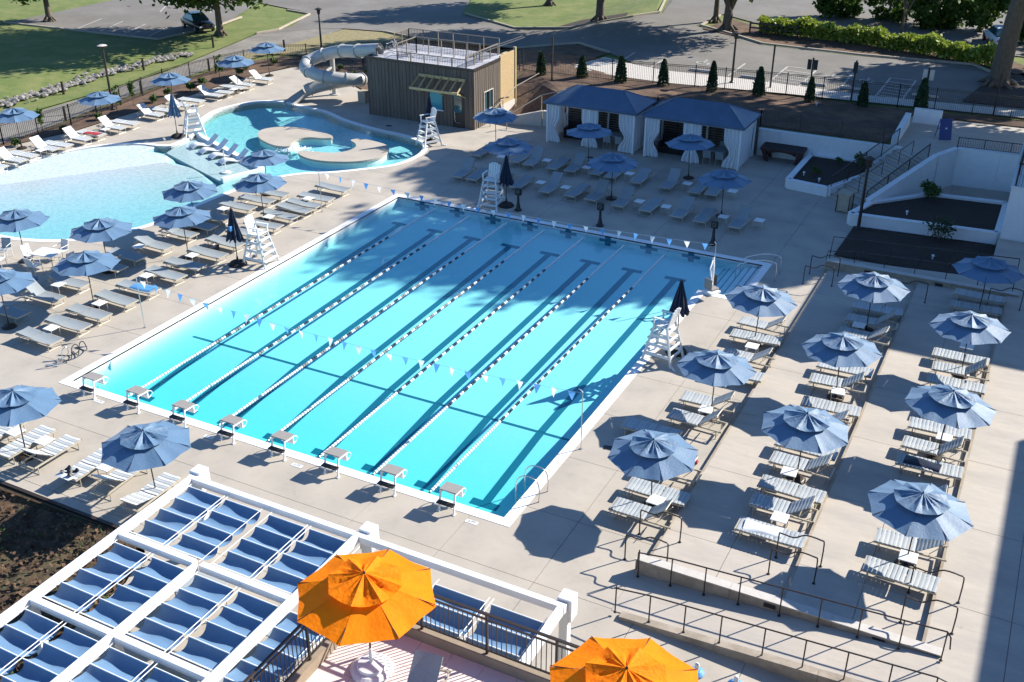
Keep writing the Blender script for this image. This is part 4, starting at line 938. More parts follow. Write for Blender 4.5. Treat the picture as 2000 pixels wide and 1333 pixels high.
# ------------------------------------------------------------------ cabanas
def cabana(x0, x1, y0, y1, label, sd):
    t = thing('cabana', label, 'cabana', ((x0+x1)/2, y0, 0), 0, 'blue roofed cabanas'); W = (x1-x0)/2; D = y1-y0; E = 2.52; R = 3.35
    for a in (-W, 0, W):
        for b in (0, D): MB().box(a-.05, b-.05, 0, a+.05, b+.05, E).build('post', 'white', t)
    for b in (0, D): MB().box(-W-.05, b-.06, E-.18, W+.05, b+.06, E-.02).build('header', 'white', t)
    for a in (-W, W): MB().box(a-.06, .06, E-.18, a+.06, D-.06, E-.02).build('header', 'white', t)
    e = .22; c = [(-W-e, -e), (W+e, -e), (W+e, D+e), (-W-e, D+e)]; rl, rr = (-W+1.35, D/2), (W-1.35, D/2)
    def tri(ps, nm):
        s = MB()
        if len(ps) == 4: s.grid(lambda u, v: tuple(Vector(ps[0]).lerp(Vector(ps[1]), u).lerp(Vector(ps[3]).lerp(Vector(ps[2]), u), v)-Vector((0, 0, .07*math.sin(PI*v)*math.sin(PI*u)))), 14, 8)
        else: s.grid(lambda u, v: tuple(Vector(ps[0]).lerp(Vector(ps[1]), u).lerp(Vector(ps[2]), v)-Vector((0, 0, .05*math.sin(PI*v)*math.sin(PI*u)))), 8, 8)
        s.build(nm, 'cabroof', t)
    tri([(*c[0], E), (*c[1], E), (*rr, R), (*rl, R)], 'roof_panel'); tri([(*c[2], E), (*c[3], E), (*rl, R), (*rr, R)], 'roof_panel')
    tri([(*c[1], E), (*c[2], E), (*rr, R)], 'roof_panel'); tri([(*c[3], E), (*c[0], E), (*rl, R)], 'roof_panel')
    for i in range(4):
        a, b = c[i], c[(i+1) % 4]; s = MB(); s.bar((*a, E-.055), (*b, E-.055), .02, .12); s.build('valance', 'cabroof', t)
    for q in (-1.0, 1.0): MB().tube([(q*W*.33, -e, E+.005), (q*W*.33, D*.25, E+.37), (q*W*.33, D/2, R+.004)], .012, 4).build('roof_seam', 'cabroof', t)
    for a, b in ((c[0], rl), (c[3], rl), (c[1], rr), (c[2], rr)): MB().tube([(*a, E+.01), (*b, R+.01)], .022, 5).build('hip_piping', 'cabroof', t)
    rs = random.Random(sd)
    def curtain(xa, wd, side, yb=.0, pinch=.45, h0=.05):
        def fn(u, v):
            w_ = wd*(1-(1-pinch)*math.exp(-((u-.62)/.18)**2)) if pinch < 1 else wd
            xx = xa+side*(v-(0 if side else .5))*w_ if side else xa+(v-.5)*w_
            return (xx, yb+.05*math.sin(v*26+u*2)*(.6+.4*u), (E-.2)*(1-u)+h0*u)
        MB().grid(fn, 14, 40).build('curtain', 'curtain', t)
    curtain(-W+.02, .85, 1, -.02, .6); curtain(W-.02, .95, -1, -.02, .6); curtain(0, 1.1, 0, -.02, .5)
    def side(xs, ya, yb):
        MB().grid(lambda u, v: (xs+.05*math.sin(v*36), ya+(yb-ya)*v*(1-.12*math.sin(PI*u)), (E-.2)*(1-u)+.05*u), 10, 70).build('curtain', 'curtain', t)
    side(-W+.0, .12, D-.1); side(W, .12, D-.1)
    return t
cabana(2.35, 8.0, 35.0, 38.0, 'left blue-roofed cabana with white curtains', 1)
cabana(8.75, 14.45, 35.0, 38.0, 'right blue-roofed cabana with white curtains', 2)
for k, (x, y) in enumerate([(3.7, 36.6), (10.0, 36.5)]):
    cb = ('left', 'right')[k]
    t = thing('sofa', 'dark wicker sofa inside the %s cabana' % cb, 'sofa', (x, y, 0)); MB().box(-.8, -.4, 0, .8, .4, .42).build('seat', 'wicker', t, bevel=.03); MB().box(-.8, .3, .42, .8, .42, .85).build('backrest', 'wicker', t, bevel=.03)
    for q in (-1, 1): MB().box(q*.72-.08, -.4, .42, q*.72+.08, .3, .62).build('armrest', 'wicker', t, bevel=.02)
    dining(x+2.9, y-.5, 0, 'grey table inside the %s cabana' % cb, False)
    for q, lb in ((-.35, 'left'), (.4, 'right')): chair(x+2.9+q, y-1.15, PI/2, 'pale chair before the table of the %s cabana, %s of the pair' % (cb, lb), 'frame', 'sling')
    chair(x+2.9, y+.35, -PI/2, 'pale chair behind the table of the %s cabana' % cb, 'frame', 'sling')
# slatted screen behind the cabanas
t = thing('slat_screen', 'brown wooden slat screen behind the cabanas', 'screen', (2.2, 38.25, 0))
for k in range(15): MB().box(0, -.02, .12+k*.155, 12.4, .02, .12+k*.155+.12).build('slat', 'wood', t)
for k in range(6): MB().box(k*2.46, .02, 0, k*2.46+.1, .1, 2.4).build('post', 'wood', t)

# pool table, litter cabinet, a-frame sign
t = thing('pool_table', 'dark wooden pool table against the white retaining wall', 'pool table', (16.3, 37.95, 0), .02)
MB().box(-1.25, -.7, .68, 1.25, .7, .84).build('table_frame', 'clay', t, bevel=.02); MB().box(-1.1, -.55, .84, 1.1, .55, .845).build('playing_surface', 'wicker', t)
for a in (-1, 1):
    for b in (-1, 1): MB().hexa([(a*.85-.09, b*.45-.09, 0), (a*.85+.09, b*.45-.09, 0), (a*.85+.09, b*.45+.09, 0), (a*.85-.09, b*.45+.09, 0)], [(a*1.05-.14, b*.52-.12, .68), (a*1.05+.14, b*.52-.12, .68), (a*1.05+.14, b*.52+.12, .68), (a*1.05-.14, b*.52+.12, .68)]).build('leg', 'clay', t)
s = MB(); s.grid(lambda u, v: (-.85+1.7*u, -.52+.04*v, .68-.18*abs(2*u-1)**2*v-.06*v), 10, 1); s.build('apron', 'clay', t)
t = thing('waste_cabinet', 'beige waste cabinet with dark frame at the foot of the stairs', 'bin', (21.25, 31.2, 0), -.1)
MB().box(-.3, -.33, .06, .3, .33, .95).build('cabinet', 'kerb', t); MB().box(-.34, -.37, .95, .34, .37, 1.02).build('lid', 'kerb', t)
for a in (-.32, .32):
    for b in (-.35, .35): MB().box(a-.02, b-.02, 0, a+.02, b+.02, .95).build('edge_post', 'bronze', t)
t = thing('a_frame_sign', 'leaning blue folding sign board at the top of the stairs', 'sign', (24.5, 41.6, 1.52), .5)
MB().hexa([(-.35, -.35, 0), (.35, -.35, 0), (.35, -.32, 0), (-.35, -.32, 0)], [(-.35, -.04, 1.15), (.35, -.04, 1.15), (.35, -.01, 1.15), (-.35, -.01, 1.15)]).build('front_board', 'aframe', t)
s = MB(); s.bar((-.33, .35, 0), (-.33, .0, 1.15), .03, .03); s.bar((.33, .35, 0), (.33, .0, 1.15), .03, .03); s.bar((-.33, .2, .5), (.33, .2, .5), .03, .03); s.build('rear_frame', 'aframe', t)
MB().box(-.05, -.25, .6, .05, -.2, .68).build('emblem', 'whiteplastic', t)
# ------------------------------------------------------------------ picket fences
def fence(name, label, path, h=1.2, post=2.4, pick=.12, m='bronze', zf=T, pz=.06, group=None, flatz=None):
    p0 = Vector((*path[0], 0)); t = thing(name, label, 'fence', (path[0][0], path[0][1], 0), 0, group)
    pk = MB(); z_ = (lambda x, y: flatz) if flatz is not None else zf
    for a, b in zip(path, path[1:]):
        A = Vector(a); B = Vector(b); L = (B-A).length; n = max(1, round(L/post))
        for i in range(n+1):
            q = A.lerp(B, i/n); z = z_(q.x, q.y)
            MB().box(-.03, -.03, 0, .03, .03, h+.06).build('post', m, t, (q.x-p0.x, q.y-p0.y, z))
        for i in range(n):
            q0 = A.lerp(B, i/n); q1 = A.lerp(B, (i+1)/n); z0, z1 = z_(q0.x, q0.y), z_(q1.x, q1.y)
            s = MB()
            for hh in (.12, h-.12, h-.02): s.bar((q0.x-p0.x, q0.y-p0.y, z0+hh), (q1.x-p0.x, q1.y-p0.y, z1+hh), .025, .03)
            s.build('rail_section', m, t)
            k = int(L/n/pick)
            for j in range(1, k):
                u = j/k; x = q0.x+(q1.x-q0.x)*u-p0.x; y = q0.y+(q1.y-q0.y)*u-p0.y; z = z0+(z1-z0)*u
                pk.box(x-.008, y-.008, z+.08, x+.008, y+.008, z+h)
    stuff(pk.build('pickets', m, t)); return t
fence('picket_fence', 'thin dark picket fence behind the left row of umbrellas', [(-27.0, 12), (-26.9, 19), (-26.6, 24), (-27.3, 29), (-28.1, 34), (-27.6, 39), (-26.3, 44.2), (-24, 45.6), (-19, 46.2), (-12, 45.6), (-4.6, 44.9)], 1.3, 2.5, .13)
fence('picket_fence', 'dark picket fence above the mulch bank behind the cabanas', [(-4.3, 44.9), (2.4, 45.2), (8, 46.2), (14, 46.9), (21, 47.3), (32, 47.9)], 1.45, 2.3, .12)
fence('picket_fence', 'dark picket fence on top of the white retaining wall', [(2.6, 38.95), (8, 38.95), (14.5, 38.95), (21.6, 38.95)], 1.0, 2.2, .12, flatz=1.5)
# ------------------------------------------------------------------ retaining walls, planters, stairs
walllen('retaining_wall', 'long white stucco retaining wall behind the cabanas and pool table', (2.2, 38.62), (22.7, 38.62), 1.55, 1.55, -.05, -.05, .3, 'stucco', cap=.06, capm='stucco')
def planter(label, poly, h, bedz, m='stucco', th=.28):
    t = thing('planter', label, 'planter'); n = len(poly)
    for i in range(n):
        a, b = poly[i], poly[(i+1) % n]; s = MB(); s.bar((*a, h/2-.02), (*b, h/2-.02), th, h+.04-.06); s.build('planter_wall', m, t)
        s = MB(); s.bar((*a, h-.02), (*b, h-.02), th+.05, .055); s.build('wall_cap', m, t, bevel=.012)
    MB().prism(poly, 0, bedz).build('soil', 'mulchd', t)
planter('white walled planter with mulch and a round shrub left of the stairs', [(17.75, 33.35), (20.0, 33.0), (22.3, 38.4), (17.8, 38.4)], .52, .42)
planter('large white walled planter with dark mulch right of the stairs', [(21.9, 29.35), (28.7, 29.95), (28.7, 34.6), (25.0, 34.2), (22.5, 31.5)], .62, .5)
SB = [(20.15, 33.0), (22.15, 31.6)]; ST = [(22.55, 38.5), (24.4, 36.6)]
nst = 10; st_ = thing('staircase', 'grey concrete stairs climbing to the upper plaza', 'stairs')
for k in range(nst):
    l = lambda p, q, t_: (p[0]+(q[0]-p[0])*t_, p[1]+(q[1]-p[1])*t_)
    a0, a1 = l(SB[0], ST[0], k/nst), l(SB[1], ST[1], k/nst); e0, e1 = l(SB[0], ST[0], 1), l(SB[1], ST[1], 1); z = .15*(k+1)
    sp_ = MB().prism([a0, a1, e1, e0], .15*k-.02 if k else -.02, z-.0).build('step', 'deck2', st_)
    n0, n1 = l(SB[0], ST[0], (k+.14)/nst), l(SB[1], ST[1], (k+.14)/nst); MB().prism([a0, a1, n1, n0], z+.001, z+.005).build('nosing', 'joint', sp_)
PLZ = [(22.0, 38.72), (22.55, 38.55), (24.45, 36.6), (25.3, 38.2), (28.8, 38.5), (36, 38.6), (36, 46.4), (24.4, 46.0), (22.0, 45.6)]
struct(MB().prism(PLZ, 1.2, 1.512).build('upper_plaza', 'deck2'))
walllen('stair_wall', 'sloping white wall on the right of the stairs', (22.35, 31.4), (24.75, 36.4), .75, 2.05, -.05, -.05, .28, 'stucco', cap=.06, capm='stucco', seg=1.4)
walllen('retaining_wall', 'tall white curved retaining wall above the large planter', (24.8, 36.5), (25.6, 38.1), 2.05, 2.1, -.05, -.05, .28, 'stucco', cap=.06, capm='stucco')
walllen('retaining_wall', 'tall white retaining wall above the large planter, straight part', (25.65, 38.15), (30, 38.4), 2.1, 2.1, -.05, -.05, .28, 'stucco', cap=.06, capm='stucco')
walllen('parapet_wall', 'small white parapet block at the head of the stairs', (22.4, 44.4), (24.0, 44.4), 2.35, 2.35, 1.3, 1.3, .3, 'stucco', cap=.05, capm='stucco')
walllen('parapet_wall', 'white rounded parapet end left of the stair head', (22.2, 38.9), (22.2, 43.5), 1.95, 2.25, 1.3, 1.3, .3, 'stucco', cap=.05, capm='stucco')
def slopefence(name, label, a, b, za, zb, h, m='bronze', pick=.12, post=1.6):
    t = thing(name, label, 'railing', (*a, 0)); A = Vector(a); B = Vector(b); L = (B-A).length; n = max(1, round(L/post)); pk = MB()
    for i in range(n+1):
        q = A.lerp(B, i/n)-A; z = za+(zb-za)*i/n; MB().box(-.025, -.025, 0, .025, .025, h+.03).build('post', m, t, (q.x, q.y, z))
    d = B-A; s = MB(); s.bar((0, 0, za+h), (d.x, d.y, zb+h), .05, .04); s.build('top_rail', m, t); s = MB(); s.bar((0, 0, za+.1), (d.x, d.y, zb+.1), .03, .03); s.build('bottom_rail', m, t)
    k = int(L/pick)
    for j in range(1, k):
        u = j/k; pk.box(d.x*u-.008, d.y*u-.008, za+(zb-za)*u+.1, d.x*u+.008, d.y*u+.008, za+(zb-za)*u+h)
    stuff(pk.build('pickets', m, t)); return t
slopefence('stair_railing', 'dark picket railing on the left side of the stairs', (20.1, 33.15), (22.45, 38.6), .15, 1.65, .95)
slopefence('stair_railing', 'dark picket railing on the right side of the stairs', (22.2, 31.75), (24.35, 36.7), .2, 1.65, .85)
slopefence('plaza_railing', 'dark picket railing on the tall wall above the large planter', (25.6, 38.35), (29.6, 38.6), 2.0, 2.0, .6)
rail('stair_handrail', 'short dark handrail in the middle of the stairs', [([(21.5, 33.4, .3), (21.5, 33.4, 1.15), (22.3, 35.2, 1.6)], [(22.3, 35.2, .6, 1.6)]), ([(22.9, 36.6, 1.0), (22.9, 36.6, 1.95), (23.4, 37.6, 2.3)], [(23.4, 37.6, 1.4, 2.3)])])
# far mulch bed right side
struct(sheet('mulch_bed', [(22.1, 24.9), (30.4, 25.0), (30.4, 29.2), (28.6, 29.6), (22.2, 29.1)], [], .6, lambda x, y: .05+.06*math.sin(x*1.7)*math.sin(y*2.1), 'mulchd', .02))
# right clubhouse (off frame mass casts the shade that crosses the terraces)
t = thing('clubhouse', 'white stucco clubhouse wing at the right edge of the photo', 'building', (28.85, 29.7, 0))
MB().box(0, 0, -.1, 3.6, 8.9, 3.0).build('wall', 'stucco', t); MB().box(-.05, -.06, 3.0, 3.6, 8.9, 3.06).build('wall_cap', 'stucco', t)
for k in range(5):
    MB().box(.12, .05+k*1.7, 3.06, .2, .05+k*1.7+.06, 4.15).build('railing_post', 'bronze', t)
MB().box(.1, .0, 4.12, .16, 8.8, 4.18).build('top_rail', 'bronze', t); MB().box(.12, .0, 4.12, 3.5, .06, 4.18).build('top_rail', 'bronze', t)
pk = MB()
for k in range(28): pk.box(.15+k*.12, .02, 3.06, .166+k*.12, .036, 4.12)
for k in range(70): pk.box(.12, .1+k*.12, 3.06, .136, .116+k*.12, 4.12)
stuff(pk.build('pickets', 'bronze', t))
MB().box(3.75, -1.0, -.1, 20, 9.5, 10).build('wall', 'stucco', t); MB().box(3.6, -1.15, 10, 20.2, 9.6, 10.25).build('roof', 'roofw', t)
for k in range(3): MB().box(1.5+.0, .8+k*2.4, 3.06, 3.7, 1.0+k*2.4, 5.6).build('column', 'stucco', t)
MB().box(3.68, .5, 3.4, 3.74, 8.2, 5.4).build('window', 'glass', t)
t = thing('clubhouse', 'main clubhouse block beyond the right edge whose shadow crosses the deck', 'building', (41.1, -45, 0))
MB().box(0, 0, -.1, 25, 68.2, 10).build('wall', 'stucco', t); MB().box(-.15, -.1, 10, 25, 68.35, 10.25).build('roof', 'roofw', t)
for k in range(12): MB().box(-.05, 2+k*5.5, 3.4, .0, 4.2+k*5.5, 5.6).build('window', 'glass', t)

# ------------------------------------------------------------------ slide building
bx0, bx1, by0, by1, bh = -10.8, -2.85, 35.05, 39.9, 3.72
t = thing('slide_building', 'brown wood-clad pool building with flat white roof and slide platform', 'building', (bx0, by0, 0)); W = bx1-bx0; D = by1-by0
MB().box(0.02, .02, 0, W-.02, D-.02, bh).build('wall', 'wood', t)
def cladding(ax, length, skip):
    k = 0; u = 0.0
    rs = random.Random(5)
    while u < length-.05:
        wd = min(.27, length-u)
        for (z0, z1) in skip(u+wd/2):
            pr = .03+.012*rs.random()
            if ax == 'x': MB().box(u+.006, -pr, z0, u+wd-.006, .02, z1).build('board', 'wood', t)
            else: MB().box(W-.02, u+.006, z0, W+pr, u+wd-.006, z1).build('board', 'wood', t)
        if k % 1 == 0:
            for (z0, z1) in skip(u):
                if ax == 'x': MB().box(u-.025, -.062, z0, u+.025, -.02, z1).build('batten', 'wood', t)
                else: MB().box(W+.02, u-.025, z0, W+.062, u+.025, z1).build('batten', 'wood', t)
        u += .27; k += 1
cladding('x', W, lambda u: [(0, bh)] if not (4.75 < u < 5.75 or 6.35 < u < 7.3) else ([(0, 1.0), (2.2, bh)] if u < 5.9 else [(2.25, bh)]))
cladding('y', 3.5, lambda u: [(0, bh)] if not (1.3 < u < 2.5) else [(0, .95), (2.1, bh)])
f_ = MB().box(4.75, -.05, 1.0, 5.7, .03, 2.2).build('window', 'tealglass', t); 
for (a, b, c, d) in ((4.7, .95, 5.75, 1.0), (4.7, 2.2, 5.75, 2.25), (4.7, 1.0, 4.75, 2.2), (5.7, 1.0, 5.75, 2.2)): MB().box(a, -.09, b, c, .0, d).build('frame', 'white' if b < 1 else 'bronze', f_)
d_ = MB().box(6.4, -.04, .0, 7.25, .03, 2.2).build('door', 'bronze', t); MB().box(6.55, -.055, .95, 7.1, -.041, 2.05).build('pane', 'glass', d_); MB().tube([(6.6, -.06, 1.1), (6.6, -.12, 1.05), (6.62, -.12, .5), (6.7, -.12, .35), (7.05, -.12, .35)], .02, 6).build('handle', 'steel', d_)
f2 = MB().box(W-.03, 1.3, .95, W+.01, 2.45, 2.1).build('window', 'glass', t)
for (a, b, c, d) in ((1.25, .9, 2.5, .95), (1.25, 2.1, 2.5, 2.15), (1.25, .95, 1.3, 2.1), (2.45, .95, 2.5, 2.1), (1.86, .95, 1.9, 2.1)): MB().box(W, a, b, W+.09, c, d).build('frame', 'walk' if a != 1.86 else 'bronze', f2)
k = 0; z = .75
while z < bh+.2:
    MB().box(W-.02, 3.52, z, W+.06, D+.7, z+.145).build('cedar_board', 'cedar', t); z += .155
MB().box(W-.6, D+.0, .0, W-.02, D+.68, bh+.1).build('stair_core', 'lumber', t)
MB().box(W-.03, 3.5, 0, W+.1, D+.72, .74).build('plinth', 'walk', t)
MB().box(W-.05, D+.72, 0, W+.12, D+.86, bh+.45).build('corner_post', 'lumber', t)
MB().box(-.1, -.1, bh, W+.1, -.0, bh+.16).build('roof_edge', 'bronze', t); MB().box(W+.0, .0, bh, W+.1, 3.5, bh+.16).build('roof_edge', 'bronze', t); MB().box(-.1, .0, bh, 0, D, bh+.16).build('roof_edge', 'bronze', t)
MB().box(0, 0, bh, W, D, bh+.06).build('roof', 'roofw', t)
# awning of new lumber
aw = []
MB().box(4.0, -.14, 3.02, 7.45, -.065, 3.2).build('awning_ledger', 'lumber', t); MB().box(3.95, -1.25, 2.45, 7.5, -1.17, 2.6).build('awning_beam', 'lumber', t)
for k in range(7): MB().bar((4.02+.565*k, -.14, 3.1), (4.02+.565*k, -1.17, 2.52), .05, .11).build('awning_rafter', 'lumber', t)
for k in (4.1, 5.75, 7.4): MB().bar((k, -.07, 2.0), (k, -1.1, 2.5), .07, .07).build('awning_brace', 'lumber', t)
for k in range(14): MB().bar((4.0+.25*k, -.15, 3.165), (4.0+.25*k, -1.2, 2.59), .012, .01).build('awning_wire', 'bronze', t)
# roof railing
def rl(x0, y0, x1, y1, n, zz=bh+.06, h=1.05, m='railgrey', pk=True):
    pm = MB()
    for i in range(n+1):
        x = x0+(x1-x0)*i/n; y = y0+(y1-y0)*i/n; MB().box(x-.028, y-.028, zz, x+.028, y+.028, zz+h).build('railing_post', m, t)
    s = MB(); s.bar((x0, y0, zz+h), (x1, y1, zz+h), .05, .045); s.build('railing_top', m, t)
    L = math.hypot(x1-x0, y1-y0); k = int(L/.12)
    for j in range(k): u = j/k; x = x0+(x1-x0)*u; y = y0+(y1-y0)*u; pm.box(x-.008, y-.008, zz+.08, x+.008, y+.008, zz+h)
    stuff(pm.build('railing_pickets', 'bronze', t))
rl(2.2, .25, 7.3, .25, 5, h=.55); rl(7.3, .25, 7.3, 4.5, 4, h=.75); rl(2.2, 2.6, 7.0, 2.6, 5); rl(.3, 4.7, 7.3, 4.7, 6); rl(2.2, .25, 2.2, 2.6, 2); rl(.3, 2.9, .3, 4.7, 2)
s = MB(); s.bar((6.6, 1.6, bh+.5), (9.2, 4.4, bh+1.5), .06, .05); s.bar((6.9, 1.3, bh+.5), (9.5, 4.1, bh+1.5), .06, .05); s.build('stair_rail', 'kerb', t)
rs = random.Random(8); s = MB()
for k in range(26):
    a = Vector((rs.uniform(.4, 2.3), rs.uniform(.3, 2.2), bh+rs.uniform(.1, 1.0))); b = a+Vector((rs.uniform(-.6, .6), rs.uniform(-.5, .5), rs.uniform(-.3, .4))); s.bar(a, b, .03, .03)
s.build('platform_frame', 'slide', t)
MB().lathe([(.09, 0), (.09, .35), (.04, .4)], (4.15, -.35, .0), 10).build('drinking_bowl', 'bronze', t)
# water slide
t = thing('water_slide', 'grey fibreglass tube slide curling down beside the brown building', 'water slide', (-15.9, 38.1, 0))
SP = [(-10.4, 36.0, 4.12), (-11.78, 36.17, 3.9), (-12.89, 36.61, 3.65), (-14.34, 37.30, 3.38), (-15.64, 37.6, 3.05), (-16.55, 37.3, 2.75), (-16.95, 36.69, 2.5), (-16.6, 35.95, 2.25), (-15.79, 35.75, 2.02), (-15.03, 35.9, 1.86), (-14.13, 36.35, 1.72), (-13.5, 36.95, 1.6), (-13.2, 37.6, 1.48), (-13.7, 38.1, 1.32), (-14.7, 37.7, 1.18), (-15.5, 37.0, 1.05), (-16.2, 36.45, .88), (-16.75, 35.9, .68)]
cp_ = catmull(SP, 6); lo = lambda p: (p[0]+15.9, p[1]-38.1, p[2])
k = 0
while k < len(cp_)-1:
    e = min(k+9, len(cp_)-1); MB().tube([lo(p) for p in cp_[k:e+1]], .42, 18, cap=False).build('tube_section', 'slide', t, smooth=True)
    a, b = Vector(lo(cp_[e])), Vector(lo(cp_[e-1])); d = (a-b).normalized()
    MB().tube([a-d*.03, a+d*.03], .49, 18).build('flange', 'slide', t) if e < len(cp_)-1 else None; k = e
ch = catmull([(-16.75, 35.9, .68), (-17.0, 35.4, .42), (-17.15, 34.9, .2), (-17.25, 34.5, .08)], 5); s = MB(); n = 12; b0_ = 0
for i, p in enumerate(ch):
    d = (Vector(ch[min(i+1, len(ch)-1)])-Vector(ch[max(i-1, 0)])).normalized(); sd = d.cross(Vector((0, 0, 1))).normalized(); upv = sd.cross(d)
    for k in range(n+1):
        a = PI+PI*k/n; q = Vector(lo(p))+sd*(.46*math.cos(a))+upv*(.46*math.sin(a)+.05); s.v.append(tuple(q))
for i in range(len(ch)-1):
    for k in range(n): a = i*(n+1)+k; s.f.append((a, a+1, a+n+2, a+n+1))
s.build('exit_chute', 'slide', t, smooth=True)
MB().tube([(0, 0, 0), (0, 0, 3.05)], .17, 14).build('column', 'slide', t); MB().lathe([(.35, 0), (.35, .06), (.2, .08)], n=14).build('column_base', 'slide', t)
for (x, y, z) in ((-14.34, 37.3, 3.0), (-16.6, 37.2, 2.4), (-15.79, 36.0, 1.7), (-13.6, 37.0, 1.3)): MB().bar((0, 0, min(2.95, z+.3)), (x+15.9, y-38.1, z-.05), .12, .14).build('support_arm', 'slide', t)
MB().bar((.1, 0, 2.8), (3.6, -1.4, 3.3), .1, .12).build('support_arm', 'slide', t)
MB().box(2.7, -1.0, 0, 3.3, -.4, .8).build('pump_box', 'kerb', t)

# ramp walls and rails by the building
walllen('ramp_wall', 'low white wall climbing behind the dark umbrella beside the building', (-2.3, 37.2), (.6, 37.9), .25, 1.0, -.05, -.05, .22, 'walk')
walllen('ramp_wall', 'low white wall between the building steps and the left cabana', (.65, 37.95), (2.3, 38.0), 1.0, 1.0, -.05, -.05, .22, 'walk')
rail('ramp_handrail', 'pale steel handrail beside the brown building', [([(-2.3, 36.2, .0), (-2.3, 36.2, .9), (-2.1, 39.4, 1.9), (-1.4, 41.5, 2.4)], [(-2.2, 37.8, .3, 1.4), (-2.1, 39.4, .6, 1.9)])], m='kerb', r=.03)
rail('ramp_handrail', 'double pale handrail climbing behind the left cabana corner', [([(-1.0, 36.0, .0), (-1.0, 36.0, .9), (.4, 38.2, 1.9), (2.2, 38.9, 2.4)], [(.4, 38.2, .9, 1.9), (2.2, 38.9, 1.5, 2.4)])], m='kerb', r=.03)

# ------------------------------------------------------------------ outside: lawns, path, lots, road
Z = lambda d: (lambda x, y: T(x, y)+d)
struct(sheet('path', [(-31.5, -10), (-31.1, 22), (-31.1, 30), (-31.4, 38), (-33, 46), (-34.2, 52), (-32, 58), (-28.6, 57), (-28.8, 50), (-29.2, 44), (-28.9, 36), (-28.5, 30), (-27.6, 24), (-27.1, 18), (-27.3, -10)], [], 1.5, Z(0), 'path'))
struct(sheet('planting_bed', [(-27.3, 4), (-27.1, 18), (-27.4, 24), (-28.2, 30), (-28.6, 36), (-28.4, 42), (-26.8, 46), (-20, 47.2), (-12, 46.8), (-4.4, 45.6), (-4.2, 44.5), (-4.4, 39.6), (-14.5, 39.9), (-17, 41.5), (-21, 43.2), (-23.8, 43.6), (-24.8, 39.5), (-24.9, 34), (-25.2, 28), (-25.4, 23), (-26.6, 18.4), (-27.0, 6)], [], .8, Z(0), 'mulch', .01))
struct(sheet('mulch_bank', [(-4.3, 39.5), (-1.2, 38.6), (2.3, 38.8), (22.0, 38.8), (22.2, 45.6), (24, 45.8), (34, 46.2), (34, 48.0), (21, 47.1), (12, 46.6), (5, 46.1), (2.5, 46.6), (-1.6, 48.0), (-1.1, 52.8), (-4.6, 54.7), (-12, 55.5), (-20, 55.8), (-24, 53), (-25.8, 46.4), (-20, 47.1), (-12, 46.7), (-4.3, 45.4)], [], .6, lambda x, y: T(x, y)+.05*math.sin(x*2.3)*math.sin(y*1.9)+.05, 'mulch', .0))
struct(sheet('verge', [(-30, 44), (-28.6, 40), (-28.2, 46), (-25.6, 47), (-24, 52), (-20, 56), (-25, 57.5), (-28.4, 57), (-29, 50)], [], 1.5, Z(.03), 'straw'))
struct(sheet('road', [(-33.9, 52), (-33.5, 56), (-36, 62), (-44, 64), (-58, 60), (-75, 70), (-70, 90), (-35, 92), (-22, 68.5), (-15, 64.8), (-9.5, 65.2), (-4.5, 67.6), (-3, 70), (-7, 84), (30, 96), (60, 96), (60, 68), (33, 65.8), (24, 66.5), (7, 68.5), (2.0, 72), (1.5, 66.0), (5, 64.2), (8.5, 61.2), (16, 60.8), (24, 61.5), (27, 57), (34, 56), (34, 50.3), (28.5, 50.2), (19, 49.4), (10.2, 49.9), (4.6, 49.7), (2.4, 50.3), (-.9, 52.9), (-4.5, 55), (-10, 55.9), (-20, 56.6), (-25, 58), (-28.6, 57.4), (-31, 56)], [], 2.5, Z(.015), 'asphalt'))
struct(sheet('sidewalk', [(-1.9, 47.5), (2.1, 46.5), (5.9, 46.3), (12.7, 47.0), (18, 47.5), (24, 48.0), (34, 48.6), (34, 50.25), (28.5, 50.1), (19, 49.3), (10.2, 49.8), (4.6, 49.6), (2.4, 50.2), (-.8, 51.5)], [], 1.2, Z(.05), 'walk'))
struct(sheet('parking_lot', [(-58, 45), (-46, 45.6), (-40.4, 45.9), (-39.5, 51.5), (-40.5, 56), (-44, 64), (-58, 61)], [], 2.5, Z(.005), 'asphalt', .0))
struct(sheet('lawn', [(-60, 15), (-31.6, 15), (-31.3, 30), (-31.6, 38), (-33.1, 46), (-34.2, 51.6), (-33.6, 54), (-35.6, 61.3), (-38.6, 61.7), (-39.4, 53), (-39.6, 46.2), (-46, 45.4), (-60, 44.8)], [], 2, lambda x, y: .02+.35*smooth01((-34.5-x)/5)*smooth01((45-y)/4), 'grass'))
struct(sheet('lawn', [(-22.5, 68), (-15, 64.3), (-10, 64.4), (-5, 66.8), (-3.6, 70), (-7, 83), (-30, 86)], [], 2, Z(.05), 'grass'))
struct(sheet('mulch_bed', [(-9.5, 65.3), (-11.5, 66.5), (-10.5, 69), (-6, 69.4), (-5.4, 67.4)], [], 1, Z(.09), 'mulchd'))
struct(sheet('mulch_bed', [(2.4, 64.8), (8.4, 61.9), (16.5, 61.4), (24, 61.9), (27.6, 59.5), (28, 62), (25.5, 65.3), (16, 65.6), (7.6, 66.6), (3.4, 70)], [], 1, Z(.07), 'mulch'))
struct(sheet('mulch_bed', [(24.5, 50.5), (36, 50.9), (40, 60), (32, 61), (27.4, 60.5), (25.4, 57)], [], 1, Z(.07), 'mulchd'))
